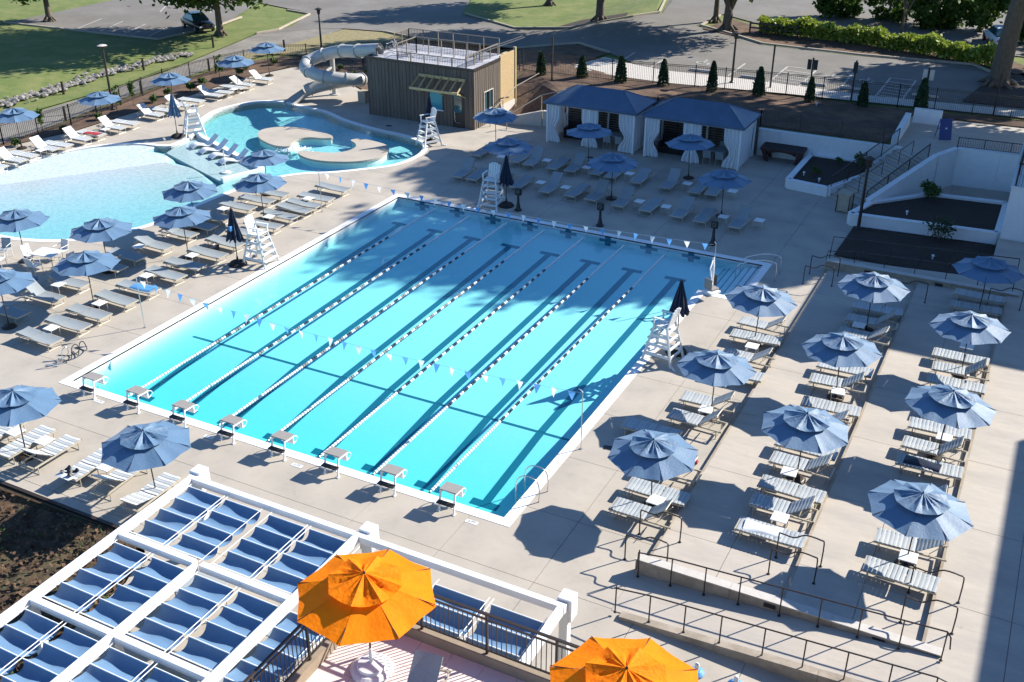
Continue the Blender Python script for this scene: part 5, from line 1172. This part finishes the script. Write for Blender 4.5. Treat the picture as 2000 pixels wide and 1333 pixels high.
def kerb(label, pts, w_=.18, h=.14):
    t = thing('kerb', label, 'kerb', (*pts[0], T(*pts[0])), 0, 'kerbs along the roads'); p0 = Vector((*pts[0], T(*pts[0])))
    for a, b in zip(pts, pts[1:]):
        A = Vector((*a, T(*a)+h/2+.02))-p0; B = Vector((*b, T(*b)+h/2+.02))-p0; L = (B-A).length; n = max(1, round(L/2.6))
        for i in range(n): MB().bar(A.lerp(B, i/n+.002), A.lerp(B, (i+1)/n-.002), w_, h).build('kerb_stone', 'kerb', t)
kerb('pale kerb along the mulch bank below the road', [(-1, 52.95), (-4.5, 55.0), (-10, 55.85), (-20, 56.5), (-24.5, 57.7)])
kerb('kerb round the tip of the far lawn with the shaded tree', [(-22.2, 68.2), (-15, 64.5), (-9.7, 64.8), (-4.8, 67.2), (-3.3, 70), (-7, 83)])
kerb('kerb in front of the lime green hedge', [(2.0, 71), (1.9, 66), (5, 64), (8.5, 61.4), (16, 61), (24, 61.6), (27.2, 57.2)])
kerb('kerb between the left car park and the lawn', [(-58, 44.9), (-46, 45.5), (-40.1, 46.0), (-39.3, 52), (-40.2, 57)])
kerb('kerb at the round end of the grass strip', [(-34.2, 51.8), (-33.5, 54), (-35.4, 61.2), (-38.6, 61.8)])
def stripe(label, quads, group='painted parking lines', z=.03, m='paint', w_=.12):
    t = thing('road_marking', label, 'road marking', (*quads[0][0], T(*quads[0][0])+z), 0, group); p0 = Vector(t.location)
    for a, b in quads:
        s = MB(); A = Vector((*a, 0)); B = Vector((*b, 0)); d = (B-A).normalized(); r = Vector((d.y, -d.x, 0))*w_/2; n = 4
        for i in range(n):
            P = A.lerp(B, i/n); Q = A.lerp(B, (i+1)/n); vs = [P-r, P+r, Q+r, Q-r]; s.add([(v_.x-p0.x, v_.y-p0.y, T(v_.x, v_.y)+z-p0.z) for v_ in vs], [(0, 1, 2, 3)])
        s.build('stripe', m, t)
for lb, a, b in (('leftmost, by the pale walkway', (.8, 50.6), (.6, 54.1)), ('second from the left', (3.4, 50.0), (3.35, 53.4)), ('beyond the fourth cypress', (9.1, 50.2), (9.1, 54.4)), ('between the two hatched bays', (16.8, 49.7), (16.7, 55))): stripe('painted parking line, '+lb, [(a, b)])
for x0, x1, lb in ((12.1, 14.2, 'left'), (19.3, 21.0, 'right')):
    y0 = 49.3; y1 = 54.9
    stripe('%s hatched white parking bay beyond the fence' % lb, [((x0, y0), (x0, y1)), ((x1, y0), (x1, y1)), ((x0, y1), (x1, y1))]+[((x0, y0+.5+.8*k), (x1, y0+.2+.8*k)) for k in range(6)])
for x in (6.3, 15.6, 18.0): 
    t = thing('parking_symbol', 'white painted wheelchair symbol in the parking bay, %s one' % {6.3: 'left', 15.6: 'middle', 18.0: 'right'}[x], 'road marking', (x, 53.2, T(x, 53)+.034), 0, 'painted wheelchair symbols')
    s = MB(); n = 16
    for k in range(n-4):
        a0, a1 = 2*PI*(k+5)/n, 2*PI*(k+6)/n; s.add([(.42*math.cos(a0), .42*math.sin(a0), 0), (.52*math.cos(a0), .52*math.sin(a0), 0), (.52*math.cos(a1), .52*math.sin(a1), 0), (.42*math.cos(a1), .42*math.sin(a1), 0)], [(0, 1, 2, 3)])
    for (a, b, c, d) in ((-.06, .05, .06, .75), (-.06, .0, .45, .12), (.36, -.5, .48, .12), (.36, -.55, .68, -.43), (-.0, .4, .35, .5)): s.add([(a, b, .001), (c, b, .001), (c, d, .001), (a, d, .001)], [(0, 1, 2, 3)])
    s.lathe([(.11, .0), (.11, .002)], (0, .9, 0), 10); s.build('symbol', 'paint', t)
for i, (x, y) in enumerate([(15.0, 50.4), (17.6, 50.4), (22.2, 50.7), (7.0, 50.5), (10.8, 50.3)]):
    t = thing('wheel_stop', 'white concrete wheel stop, %s' % ['beside the left hatched bay', 'between the hatched bays', 'right of the right hatched bay', 'second from the left', 'beyond the fifth cypress'][i], 'wheel stop', (x, y, T(x, y)+.05), 0, 'wheel stops'); MB().hexa([(-.85, -.08, 0), (.85, -.08, 0), (.85, .08, 0), (-.85, .08, 0)], [(-.8, -.05, .13), (.8, -.05, .13), (.8, .05, .13), (-.8, .05, .13)]).build('stop', 'walk', t)
for i, (a, b) in enumerate([((-50, 46.2), (-51.5, 50.5)), ((-47.3, 46.3), (-48.8, 50.5)), ((-44.5, 46.4), (-46, 50.5)), ((-41.8, 46.5), (-43.3, 50.5)), ((-52, 60), (-49, 55.5)), ((-47, 62), (-44.5, 57.5))]): stripe('faded line in the left car park, %s from the left' % ORD[i], [(a, b)])
# riprap swale
s = MB(); rs = random.Random(4)
for k in range(420):
    u = rs.random(); y = 18+u*25; x = -34.0+.4*math.sin(y*.3)+rs.gauss(0, .45)-.6*(1-u)*1.6; r = rs.uniform(.10, .28)
    vs = []; 
    for (a, b, c) in ((1, 0, 0), (-1, 0, 0), (0, 1, 0), (0, -1, 0), (0, 0, 1), (0, 0, -1)): q = r*rs.uniform(.7, 1.3); vs.append((x+a*q, y+b*q*1.2, .12+c*q*.7+r*.2))
    s.add(vs, [(0, 2, 4), (2, 1, 4), (1, 3, 4), (3, 0, 4), (2, 0, 5), (1, 2, 5), (3, 1, 5), (0, 3, 5)])
o = stuff(s.build('riprap_stones', 'stone')); 

# bollards, lamps, sign posts
def bollard(x, y, label): 
    t = thing('bollard_light', label, 'bollard', (x, y, T(x, y)), 0, 'dark bollard lights along the path'); MB().lathe([(.09, 0), (.09, .75), (.075, .76), (.075, .86), (.1, .87), (.1, .92), (.02, .94)], n=12).build('post', 'bronze', t)
for x, y, lb in ((-33.0, 29.2, 'on the lawn side below the tall street lamp'), (-33.2, 37.2, 'on the lawn side beside the stones'), (-33.8, 45.8, 'on the lawn side under the tree'), (-27.75, 24.6, 'by the fence behind the left bushes'), (-28.2, 31.9, 'by the fence behind the third umbrella'), (-28.6, 39.4, 'by the fence above the fourth umbrella'), (-27.7, 47.5, 'beside the second street lamp')): bollard(x, y, 'small dark bollard light '+lb)
def lamp(x, y, h, label, arm=False):
    t = thing('street_lamp', label, 'street lamp', (x, y, T(x, y)), 0, 'dark street lamps')
    MB().tube([(0, 0, 0), (0, 0, h)], [.09, .06], 10).build('pole', 'bronze', t); MB().lathe([(.16, 0), (.16, .1), (.1, .16)], n=12).build('base', 'bronze', t)
    MB().lathe([(.06, h-.05), (.12, h+.02), (.16, h+.32), (.30, h+.36), (.30, h+.40), (.05, h+.5)] if not arm else [(.05, h-.35), (.08, h-.3), (.06, h-.1), (.34, h), (.36, h+.06), (.2, h+.12), (.001, h+.14)], n=14).build('lamp_head', 'bronze', t)
    if arm: MB().lathe([(.30, h+.09), (.32, h+.1), (.18, h+.15), (.001, h+.17)], n=14).build('lens', 'walk', t)
lamp(-26.9, 27.9, 4.2, 'tall street lamp with flat disc head beside the path', True); lamp(-25.2, 49.2, 2.95, 'street lamp with lantern head near the slide'); lamp(22.45, 28.85, 3.3, 'dark lamp post standing in front of the large planter'); 
lamp(9.9, 48.4, 3.0, 'street lamp with lantern head behind the right cabana')
for i, (x, y, h, sg) in enumerate([(-1.28, 43.3, 3.0, 0), (12.6, 48.3, 2.9, 0), (15.4, 47.4, 2.5, 2), (18.1, 47.5, 2.6, 1), (22.5, 47.6, 2.6, 3), (26.6, 48.2, 2.6, 0)]):
    t = thing('sign_post', 'dark slender post %s' % ['near the first cypress', 'between the fourth and fifth cypress', 'with twin black plates beyond the fence', 'with a narrow dark plate beyond the fence', 'with two grey plates beyond the fence', 'nearest the huge tree trunk'][i], 'sign post', (x, y, T(x, y)), 0, 'dark posts by the car park fence')
    MB().box(-.05, -.05, 0, .05, .05, h).build('post', 'black', t)
    if sg: 
        for q in ((-.2,) if sg == 1 else (-.2, .2)): MB().box(q-.13 if sg != 1 else -.14, -.08, h-.75, q+.13 if sg != 1 else .14, -.055, h-.1).build('sign_plate', 'black' if sg < 3 else 'walk', t)

# ------------------------------------------------------------------ vegetation
rsn = np.random.RandomState(11)
n = 2600; h = rsn.rand(n)**.8; a = rsn.rand(n)*2*PI; rr = .36*(1-h)**.55*(.75+.3*rsn.rand(n)); pts = np.stack([rr*np.cos(a), rr*np.sin(a), .08+h*1.78], 1)
ARB = [leafmesh('crown', pts+rsn.normal(size=pts.shape)*.02, .085, 'arb', s) for s in (1, 2)]
TRK = MB().tube([(0, 0, 0), (0, 0, .6)], .035, 6).mesh('trunk', 'bark')
for i, (x, y) in enumerate([(-2.6, 44.3), (.22, 45.0), (3.12, 45.0), (5.99, 45.5), (9.38, 45.6), (12.47, 45.8), (15.79, 45.9), (18.98, 46.5), (22.43, 46.9)]):
    t = thing('cypress_shrub', 'narrow dark evergreen cone on the mulch bank, %s from the left' % ORD[i], 'shrub', (x, y, T(x, y)), rnd.uniform(0, 6), 'evergreen cones along the mulch bank'); obj('crown', ARB[i % 2], t); obj('trunk', TRK, t); s_ = rnd.uniform(.93, 1.1); t.scale = (s_*rnd.uniform(.85, 1.2), s_*rnd.uniform(.85, 1.15), s_*rnd.uniform(.85, 1.12))
def shrubmesh(seed, r, hgt, n, size, m='shrub'):
    rs = np.random.RandomState(seed); bl = [(rs.uniform(-r*.4, r*.4), rs.uniform(-r*.4, r*.4), hgt*rs.uniform(.35, .75), r*rs.uniform(.35, .6)) for _ in range(7)]
    return leafmesh('foliage', blobpts(bl, n, seed, .3), size, m, seed)
SHR = [shrubmesh(s, .5, .8, 420, .10) for s in (1, 2, 3)]; SAP = [shrubmesh(s+10, .42, 2.4, 380, .11) for s in (1, 2)]
STM = MB().tube([(0, 0, 0), (.03, .02, .9), (0, 0, 1.9)], [.025, .02, .008], 5).mesh('stem', 'bark')
PL = [(-26.4, 9, 1), (-26.2, 13, 0), (-26.0, 16.3, 1), (-25.9, 19.2, 0), (-26.3, 21.5, 2), (-25.7, 22.6, 0), (-25.9, 25.6, 0), (-26.0, 27.4, 2), (-26.4, 29.3, 2), (-25.7, 30.6, 0), (-26.2, 32.4, 0), (-25.6, 34, 1), (-26.2, 35.8, 0), (-26, 37.6, 2), (-25.6, 39.3, 0), (-26.4, 41, 1), (-25.4, 43.2, 0), (-23, 44.7, 0), (-19.8, 44.4, 1), (-17, 44, 0), (-15, 42.8, 2), (-13.6, 43.6, 0), (-12, 42.5, 0), (-13, 41.2, 1), (-8, 44, 2), (-6, 43.2, 0), (-17.5, 42.8, 0)]
for i, (x, y, k) in enumerate(PL):
    t = thing('bush', ('leafy young sapling in the fence bed, %s along the bed' if k == 2 else 'small green bush in the fence bed, %s along the bed') % (ORD[i] if i < 19 else ORD[i-19]+' past the slide corner'), 'bush', (x, y, T(x, y)), rnd.uniform(0, 6), 'bushes in the fence bed')
    if k == 2: obj('foliage', SAP[i % 2], t); obj('stem', STM, t)
    else: obj('foliage', SHR[i % 3], t); obj('stem', STM, t).scale = (1, 1, .3); q = rnd.uniform(.7, 1.15); t.scale = (q, q, q)
BIGS = shrubmesh(31, .62, 1.0, 1500, .075)
for x, y, z, q, lb in ((21.0, 37.2, .42, .95, 'round dark green shrub against the retaining wall in the left planter'), (25.1, 33.6, .5, 1.0, 'bushy shrub at the back of the large planter'), (19.6, 37.6, .42, .4, 'thin wispy plant beside the round shrub in the left planter'), (18.9, 35.0, .42, .5, 'low sprawling plant at the front of the left planter')):
    t = thing('shrub', lb, 'shrub', (x, y, z), 1.0); obj('foliage', BIGS, t); obj('stem', STM, t).scale = (1, 1, .3); t.scale = (q, q, q*1.05)
t = thing('shrub', 'sparse twiggy shrub growing in front of the large planter', 'shrub', (26.2, 29.0, .06)); obj('foliage', leafmesh('foliage', blobpts([(0, 0, .8, .75), (.3, .1, .5, .5), (-.3, 0, .6, .5)], 300, 5, .2), .09, 'arb', 5), t)
s = MB(); rs = random.Random(2)
for k in range(16): a = rs.uniform(0, 6.28); s.tube([(0, 0, 0), (.35*math.cos(a), .35*math.sin(a), .6), (.6*math.cos(a+.3), .6*math.sin(a+.3), 1.2)], [.015, .01, .004], 4)
s.build('branches', 'bark', t)
for x, y, z, lb in ((24.4, 30.7, .5, 'large planter'), (19.3, 33.9, .42, 'left planter front'), (18.3, 34.6, .42, 'left planter corner'), (26.3, 26.4, .1, 'far mulch bed'), (16.4, 45.2, 1.5, 'mulch bank')):
    t = thing('garden_light', 'tiny white garden light stuck in the mulch, %s' % lb, 'light', (x, y, z), 0, 'tiny garden lights'); MB().lathe([(.03, 0), (.03, .14), (.07, .15), (.06, .22), (.001, .24)], n=10).build('lamp_head', 'whiteplastic', t)
# hedge
n = 16000; q = rsn.rand(n); hx = 7.0+q*18.3; hy = 65.6-.012*(hx-7)**2+rsn.normal(size=n)*.28; hz = 1.55+rsn.rand(n)**.55*(1.25+.16*np.sin(hx*1.3)+.12*np.sin(hx*3.1)); hy = hy+np.where(hz > 2.5, rsn.normal(size=n)*.25, 0)
t = thing('hedge', 'long lime green hedge running beyond the car park', 'hedge', (0, 0, 0)); obj('foliage', leafmesh('foliage', np.stack([hx, hy, hz], 1), .19, 'leafy', 3, aspect=1.5), t)
s = MB()
for k in range(36): x = 7.2+k*.5; y = 65.6-.012*(x-7)**2; s.tube([(x, y, 1.5), (x+rnd.uniform(-.15, .15), y, 2.3)], .03, 5)
s.build('stems', 'bark', t)
# rail fence in front of hedge
t = thing('rail_fence', 'dark wooden rail fence before the left end of the hedge', 'fence', (6.4, 64.9, 1.5))
for k in range(4): MB().box(k*1.3-.06, -.06, 0, k*1.3+.06, .06, 1.0).build('post', 'black', t)
for z in (.45, .8): MB().box(0, -.03, z, 3.9, .03, z+.12).build('rail', 'black', t)
def tree(name, label, x, y, h0, r0, blobs, n, size, m='leaf', lean=(0, 0), limbs=7, seed=0, group=None, splay=.5):
    z = T(x, y); t = thing(name, label, 'tree', (x, y, z), 0, group); rs = random.Random(seed)
    s = MB(); s.tube(catmull([(0, 0, -.1), (lean[0]*.1, lean[1]*.1, h0*.3), (lean[0]*.4, lean[1]*.4, h0*.75), (lean[0], lean[1], h0*1.25)], 4), [r0*1.35]+[r0*(1-.5*k/12) for k in range(12)], 12)
    for k in range(6):
        a = k*1.05+rs.random(); s.tube([(r0*2.1*math.cos(a), r0*2.1*math.sin(a), -.05), (r0*.7*math.cos(a), r0*.7*math.sin(a), .45)], [r0*.2, r0*.32], 6)
    s.build('trunk', 'bark', t, smooth=True)
    for k in range(min(limbs, len(blobs))):
        b = blobs[k]; a = Vector((lean[0]*.4, lean[1]*.4, h0*rs.uniform(.6, 1.0))); e = Vector(b[:3])
        mid = a.lerp(e, .5)+Vector((rs.uniform(-.3, .3), rs.uniform(-.3, .3), splay)); MB().tube(catmull([tuple(a), tuple(mid), tuple(e)], 5), [r0*.42*(1-.075*q) for q in range(11)], 7).build('limb', 'bark', t, smooth=True)
    obj('crown', leafmesh('crown', blobpts(blobs, n, seed), size, m, seed), t); return t
def crown(cx, cyy, cz, R, H, k, seed, r=(.22, .4)):
    rs = random.Random(seed); out = []
    for _ in range(k):
        a = rs.uniform(0, 2*PI); q = math.sqrt(rs.random())*R*.8; zz = rs.uniform(-1, 1); q *= math.sqrt(1-.6*zz*zz)
        out.append((cx+q*math.cos(a), cyy+q*math.sin(a), cz+zz*H, R*rs.uniform(*r)))
    return out
# the left tree over the car
tree('maple_tree', 'green maple with a pale trunk beside the parked black car', -36.6, 49.9, 3.2, .34, [(-4.6, 1.0, 2.9, 1.5), (-3.0, 1.6, 2.7, 1.4), (-5.6, -.2, 3.6, 1.4), (2.6, 1.8, 3.3, 1.3), (-2.2, -.6, 3.3, 1.2)]+crown(-.6, -1.2, 8.6, 8.8, 4.2, 60, 4), 42000, .28, seed=4)
tree('maple_tree', 'shaded tree at the top left corner of the lawn', -55, 47.5, 3, .3, crown(0, 0, 6.5, 5, 3, 18, 5), 9000, .3, seed=5)
tree('maple_tree', 'second shaded tree beyond the left lawn', -62, 40, 3, .3, crown(0, 0, 6.5, 5.5, 3, 18, 6), 9000, .3, seed=6)
tree('maple_tree', 'dark trunk tree on the far lawn at the top centre', -7.6, 66.6, 4.2, .42, crown(.5, -.5, 9.0, 8.2, 3.6, 40, 7), 22000, .32, seed=7)
tree('maple_tree', 'tree standing at the back of the far lawn', -17, 76, 4, .35, crown(0, 0, 8.5, 6, 3, 22, 8), 10000, .32, seed=8)
tree('maple_tree', 'grey forked tree beside the left end of the hedge', 4.4, 65.2, 2.0, .50, crown(1.5, -.8, 8.0, 7.0, 2.8, 36, 9), 16000, .28, seed=9, limbs=9, splay=.9)
tree('maple_tree', 'slim dark tree just behind the forked tree', 2.4, 68.4, 3.6, .26, crown(-.4, .3, 9.0, 6.4, 2.8, 28, 10), 12000, .28, seed=10)
tree('maple_tree', 'thin young tree behind the middle of the hedge', 17.6, 69.5, 2.4, .12, crown(0, 0, 4.8, 1.9, 1.2, 8, 12), 1500, .22, seed=12)
# huge tree at the right, its crown above the picture
tree('oak_tree', 'huge dark trunked tree at the top right corner', 26.1, 56.3, 12, .66, crown(4.6, -.4, 19.5, 11.6, 4.2, 66, 13, (.15, .27)), 42000, .44, seed=13, limbs=12, lean=(1.4, -.8), splay=1.5)
tree('oak_tree', 'tall tree beyond the right edge shading the pool end', 33.5, 43.5, 8, .45, crown(-2.8, 3.2, 14.8, 9.2, 3.6, 56, 14, (.18, .3)), 34000, .42, seed=14)
tree('oak_tree', 'tall tree beyond the right edge shading the plaza', 37.5, 54.5, 8, .45, crown(-3, 0, 13.5, 9.0, 3.8, 40, 15, (.2, .34)), 22000, .42, seed=15)
tree('oak_tree', 'tall tree beyond the right edge shading the car park', 38, 68, 8, .4, crown(-3, 0, 12.5, 8, 3.2, 30, 16, (.2, .34)), 12000, .42, seed=16)
for i, (x, y) in enumerate([(11.5, 75.5), (15.5, 76), (19.5, 75), (23, 74.5), (26.5, 73.5), (30.5, 73)]):
    tree('bushy_tree', 'low bushy tree in the row behind the far road, %s from the left' % ORD[i], x, y, 1.5, .15, crown(0, 0, 2.2, 2.9, 1.7, 16, 20+i), 4200, .24, seed=20+i, limbs=3, group='bushy trees behind the far road')
# weedy bed bottom left
bedp = [(-12, -5.75), (8.2, -5.75), (9.1, -6.3), (9.72, -7.5), (9.88, -9.3), (10.05, -16), (-12, -16)]
struct(sheet('soil_bed', bedp, [], .35, lambda x, y: -.04+.12*(math.sin(x*2.1+.5*y)*math.sin(y*1.7)+.6*math.sin(x*5.3)*math.sin(y*4.7+x))*.5-.1*smooth01((-5.5-y)/1.2), 'bed', -.02))
n = 2200; bx = rsn.uniform(-2, 9.9, n); by = rsn.uniform(-13, -5.9, n); keep = (np.sin(bx*1.9+by)+np.sin(by*2.7-bx*.8)+rsn.normal(size=n)*.8) > .9; bx, by = bx[keep], by[keep]
t = obj('weeds', leafmesh('weeds', np.stack([bx, by, -.1+rsn.rand(len(bx))*.16], 1), .075, 'shrub', 6)); stuff(t)
n = 4200; bx = rsn.uniform(-2, 9.9, n); by = rsn.uniform(-13, -5.9, n)
t = obj('mulch_chips', leafmesh('mulch_chips', np.stack([bx, by, -.12+rsn.rand(n)*.12], 1), .10, 'mulch', 7, .7)); stuff(t)
MB().box(-12, -5.72, -.3, 8.0, -5.62, -.002).build('bed_edging', 'bronze', db)
# cars
def car(label, loc, rz, m):
    t = thing('parked_car', label, 'car', loc, rz); sect = [(-2.2, .35, .62, .55), (-2.1, .32, .82, .78), (-1.5, .30, .92, .84), (-1.0, .28, .95, .86), (.9, .28, .96, .86), (1.6, .30, .84, .82), (2.1, .34, .72, .72), (2.22, .38, .58, .5)]
    s = MB(); n = 12; 
    for (x, zb, zt, hw) in sect:
        for k in range(n):
            a = 2*PI*(k+.5)/n; ca, sa = math.cos(a), math.sin(a); s.v.append((x, hw*math.copysign(abs(ca)**.45, ca), (zb+zt)/2+(zt-zb)/2*math.copysign(abs(sa)**.5, sa)))
    for i in range(len(sect)-1):
        for k in range(n): s.f.append((i*n+k, i*n+(k+1) % n, (i+1)*n+(k+1) % n, (i+1)*n+k))
    s.f += [tuple(range(n))[::-1], tuple(range((len(sect)-1)*n, len(sect)*n))]
    s.build('body', m, t, smooth=True)
    MB().hexa([(-1.75, -.76, .9), (1.0, -.76, .93), (1.0, .76, .93), (-1.75, .76, .9)], [(-1.1, -.58, 1.38), (.25, -.58, 1.40), (.25, .58, 1.40), (-1.1, .58, 1.38)]).build('cabin_glass', 'glass', t, bevel=.04); MB().hexa([(-1.15, -.6, 1.375), (.3, -.6, 1.395), (.3, .6, 1.395), (-1.15, .6, 1.375)], [(-1.0, -.52, 1.44), (.1, -.52, 1.46), (.1, .52, 1.46), (-1.0, .52, 1.44)]).build('roof', m, t, bevel=.02)
    for x in (-1.35, 1.35):
        for y in (-.78, .78):
            w_ = MB().lathe([(.001, -.1), (.2, -.1), (.31, -.08), (.31, .08), (.2, .1), (.001, .1)], (x, y, .31), 16, 'y').build('wheel', 'tyre', t); MB().lathe([(.18, -.105), (.19, .105)], (x, y, .31), 12, 'y').build('rim', 'steel', w_)
    for y in (-.6, .6): MB().box(2.12, y-.14, .55, 2.2, y+.14, .66).build('headlight', 'whiteplastic', t); MB().box(-2.18, y-.12, .6, -2.12, y+.12, .72).build('tail_light', 'red', t)
car('black car parked under the maple tree at the top left', (-40.0, 50.9, .03), -.45, 'carpaint'); car('white car partly hidden behind the huge tree trunk', (24.9, 70.0, 1.52), 1.9, 'carwhite'); car('dark car at the top edge beyond the left car park', (-46, 70, .03), .2, 'carpaint')
car('dark car parked at the top right behind the trees', (29.5, 66.8, 1.52), 1.7, 'carpaint')

# ------------------------------------------------------------------ pergola with shade cloths
PX = [10.9, 13.56, 16.4]; PXR = 22.1; PY = [-5.55, -8.25, -11.0, -13.75]; PZ = 2.7
t = thing('pergola', 'white pergola with sagging blue shade cloths in the lower left', 'pergola', (PX[0], PY[0], 0)); lx, ly = PX[0], PY[0]
def beam(a, b, nm='beam', w_=.17, h=.20, z=PZ): MB().bar((a[0]-lx, a[1]-ly, z), (b[0]-lx, b[1]-ly, z), w_, h).build(nm, 'white', t, bevel=.008)
beam((PX[0]-.1, PY[0]), (PXR+.1, PY[0]))
beam((PX[0], PY[0]-.1), (PX[0], -16.6)); beam((PX[2], PY[0]-.1), (PX[2], -16.6)); beam((PXR, PY[0]-.1), (PXR, -8.4)); beam((PX[1], PY[1]-.1), (PX[1], -16.6))
for yy in PY[1:]: beam((PX[0]+.1, yy), (PX[1]-.1, yy)); beam((PX[1]+.1, yy), (PX[2]-.1, yy))
def post(x, y, cap=True):
    MB().box(x-lx-.11, y-ly-.11, 0, x-lx+.11, y-ly+.11, PZ-.11).build('post', 'white', t, bevel=.01); MB().box(x-lx-.17, y-ly-.17, 0, x-lx+.17, y-ly+.17, .15).build('post_base', 'white', t)
for x, y in ((PX[0], PY[0]+.2), (PX[2]+.12, PY[0]+.2), (PXR, PY[0]+.2), (PX[0], -11), (PX[2], -11), (PX[0], -15.5), (PX[2], -15.5), (PX[1], -11)):
    post(x, y)
    if y > -6: MB().box(x-lx-.19, y-ly-.08, PZ-.5, x-lx+.19, y-ly+.30, PZ+.16).build('post_cap', 'white', t, bevel=.03)
CL = 0
def cloths(xa, xb, ya, yb, n=4, zz=PZ-.02, w_=None, seed=0, blank=()):
    """two bays of cloth hung on thin rods between beams, each cloth strip sags between rods that run along x"""
    global CL
    rs = random.Random(seed); xm = (xa+xb)/2
    for side_, (u0, u1) in enumerate(((xa+.14, xm-.07), (xm+.07, xb-.14))):
        s0 = (yb-ya+0.0)/n
        for k in range(n):
            y0 = ya+.30+(abs(yb-ya)-.5)/n*k*(-1); y0 = ya-.28-(abs(yb-ya)-.5)/n*k; y1 = y0-(abs(yb-ya)-.5)/n
            if (side_, k) in blank: continue
            sag = rs.uniform(.12, .21); tw = rs.uniform(-.06, .06); ex = rs.uniform(.55, .85); dx = rs.uniform(-.02, .03)
            s = MB(); s.grid(lambda u, v: (u0+dx+(u1-u0-dx)*v-lx, y0+(y1-y0)*u-ly, zz-(sag+tw*(v-.5)*2)*math.sin(PI*u**ex)**.9+.012*math.sin(9*v+k)*math.sin(PI*u)), 14, 8)
            s.build('shade_cloth', 'pblue', t, smooth=True); CL += 1
            MB().tube([(u0-lx, y0-ly, zz+.01), (u1-lx, y0-ly, zz+.01)], .016, 5).build('cloth_rod', 'white', t)
        MB().tube([(u0-lx, y1-ly, zz+.01), (u1-lx, y1-ly, zz+.01)], .016, 5).build('cloth_rod', 'white', t)
    for q in (-.055, .055): MB().tube([(xm+q-lx, ya-.1-ly, zz+.03), (xm+q-lx, yb+.1-ly, zz+.03)], .011, 5).build('cable', 'white', t)
    for q in (xa+.16, xb-.16): MB().tube([(q-lx, ya-.1-ly, zz+.03), (q-lx, yb+.1-ly, zz+.03)], .009, 5).build('cable', 'white', t)
cloths(PX[0], 13.65, PY[0], PY[1], 4, seed=1); cloths(13.65, PX[2], PY[0], PY[1], 4, seed=2)
cloths(PX[0], PX[1], PY[1], PY[2], 4, seed=3); cloths(PX[1], PX[2], PY[1], PY[2], 4, seed=4)
cloths(PX[0], PX[1], PY[2], PY[3], 4, seed=5); cloths(PX[1], PX[2], PY[2], PY[3], 4, seed=6)
cloths(PX[0], PX[1], PY[3], -16.5, 4, seed=7)
cloths(PX[2], 19.0, PY[1]-.0, PY[2]-.6, 5, seed=8)
cloths(16.5, 18.9, -5.75, -7.6, 3, seed=9, blank=((0, 0), (0, 1), (0, 2), (1, 2))); cloths(18.9, PXR, -5.9, -8.2, 3, seed=10)
# furniture shade patches under pergola
for i, (x, y) in enumerate([(12.3, -7.2), (14.9, -7.4), (14.8, -9.8), (12.0, -12.6), (15.2, -12.4)]):
    dining(x, y, .1*i, 'grey table under the pergola, %s' % ['below the far left cloths', 'below the far right cloths', 'below the middle right cloths', 'below the near left cloths', 'below the near right cloths'][i], False)
# ------------------------------------------------------------------ balcony with orange umbrellas
BZ = 3.5; bx, by = 18.75, -8.68
t = thing('balcony', 'upper terrace with pinkish pavers at the bottom edge', 'balcony', (bx, by, 0))
MB().box(0, -8.5, BZ-.45, 14, 0, BZ-.03).build('slab', 'fascia', t)
for i in range(18):
    for j in range(10): MB().box(i*.76+.004, -.76*(j+1)+.004, BZ-.03, (i+1)*.76-.004, -.76*j-.004, BZ).build('paver', 'paverp', t)
MB().box(-.2, .0, BZ-.5, 14, .20, BZ+.27).build('kerb_wall', 'fascia', t); MB().box(-.2, -8.5, BZ-.5, -.0, -.001, BZ+.27).build('kerb_wall', 'fascia', t)
def brail(a, b, n, nm):
    A = Vector(a); B = Vector(b); L = (B-A).length
    for i in range(n+1): q = A.lerp(B, i/n); MB().box(q.x-.025, q.y-.025, BZ+.27, q.x+.025, q.y+.025, BZ+1.32).build('railing_post', 'bronze', t)
    for i in range(n):
        q0 = A.lerp(B, i/n); q1 = A.lerp(B, (i+1)/n)
        for zz, w_ in ((1.32, .06), (1.18, .03), (.36, .03)): s = MB(); s.bar((q0.x, q0.y, BZ+zz), (q1.x, q1.y, BZ+zz), w_, .04); s.build('railing_rail', 'bronze', t)
        k = 14
        for j in range(1, k): q = q0.lerp(q1, j/k); MB().box(q.x-.008, q.y-.008, BZ+.36, q.x+.008, q.y+.008, BZ+1.18).build('baluster', 'bronze', t)
brail((-.1, .1), (14, .1), 9, 'front'); brail((-.1, -.05), (-.1, -8.4), 5, 'left')
MB().box(3, -8.3, -.1, 13.5, -3, BZ-.46).build('wall_below', 'stucco', t)
umbrella(19.78, -9.85, BZ, 'orange umbrella on a white base at the bottom centre', 1, .25, 'orange', 1.03, 'orange patio umbrellas')
umbrella(25.25, -9.85, BZ, 'orange umbrella cut by the bottom edge on the right', 2, .05, 'orange', 1.03, 'orange patio umbrellas')
t = dup(PROT[('raised', 'sling', 0)] if ('raised', 'sling', 0) in PROT else list(PROT.values())[0], (21.35, -11.4, BZ), PI/2+.15, 'grey sling lounger with raised back on the upper terrace', 'loungers on the upper terrace')
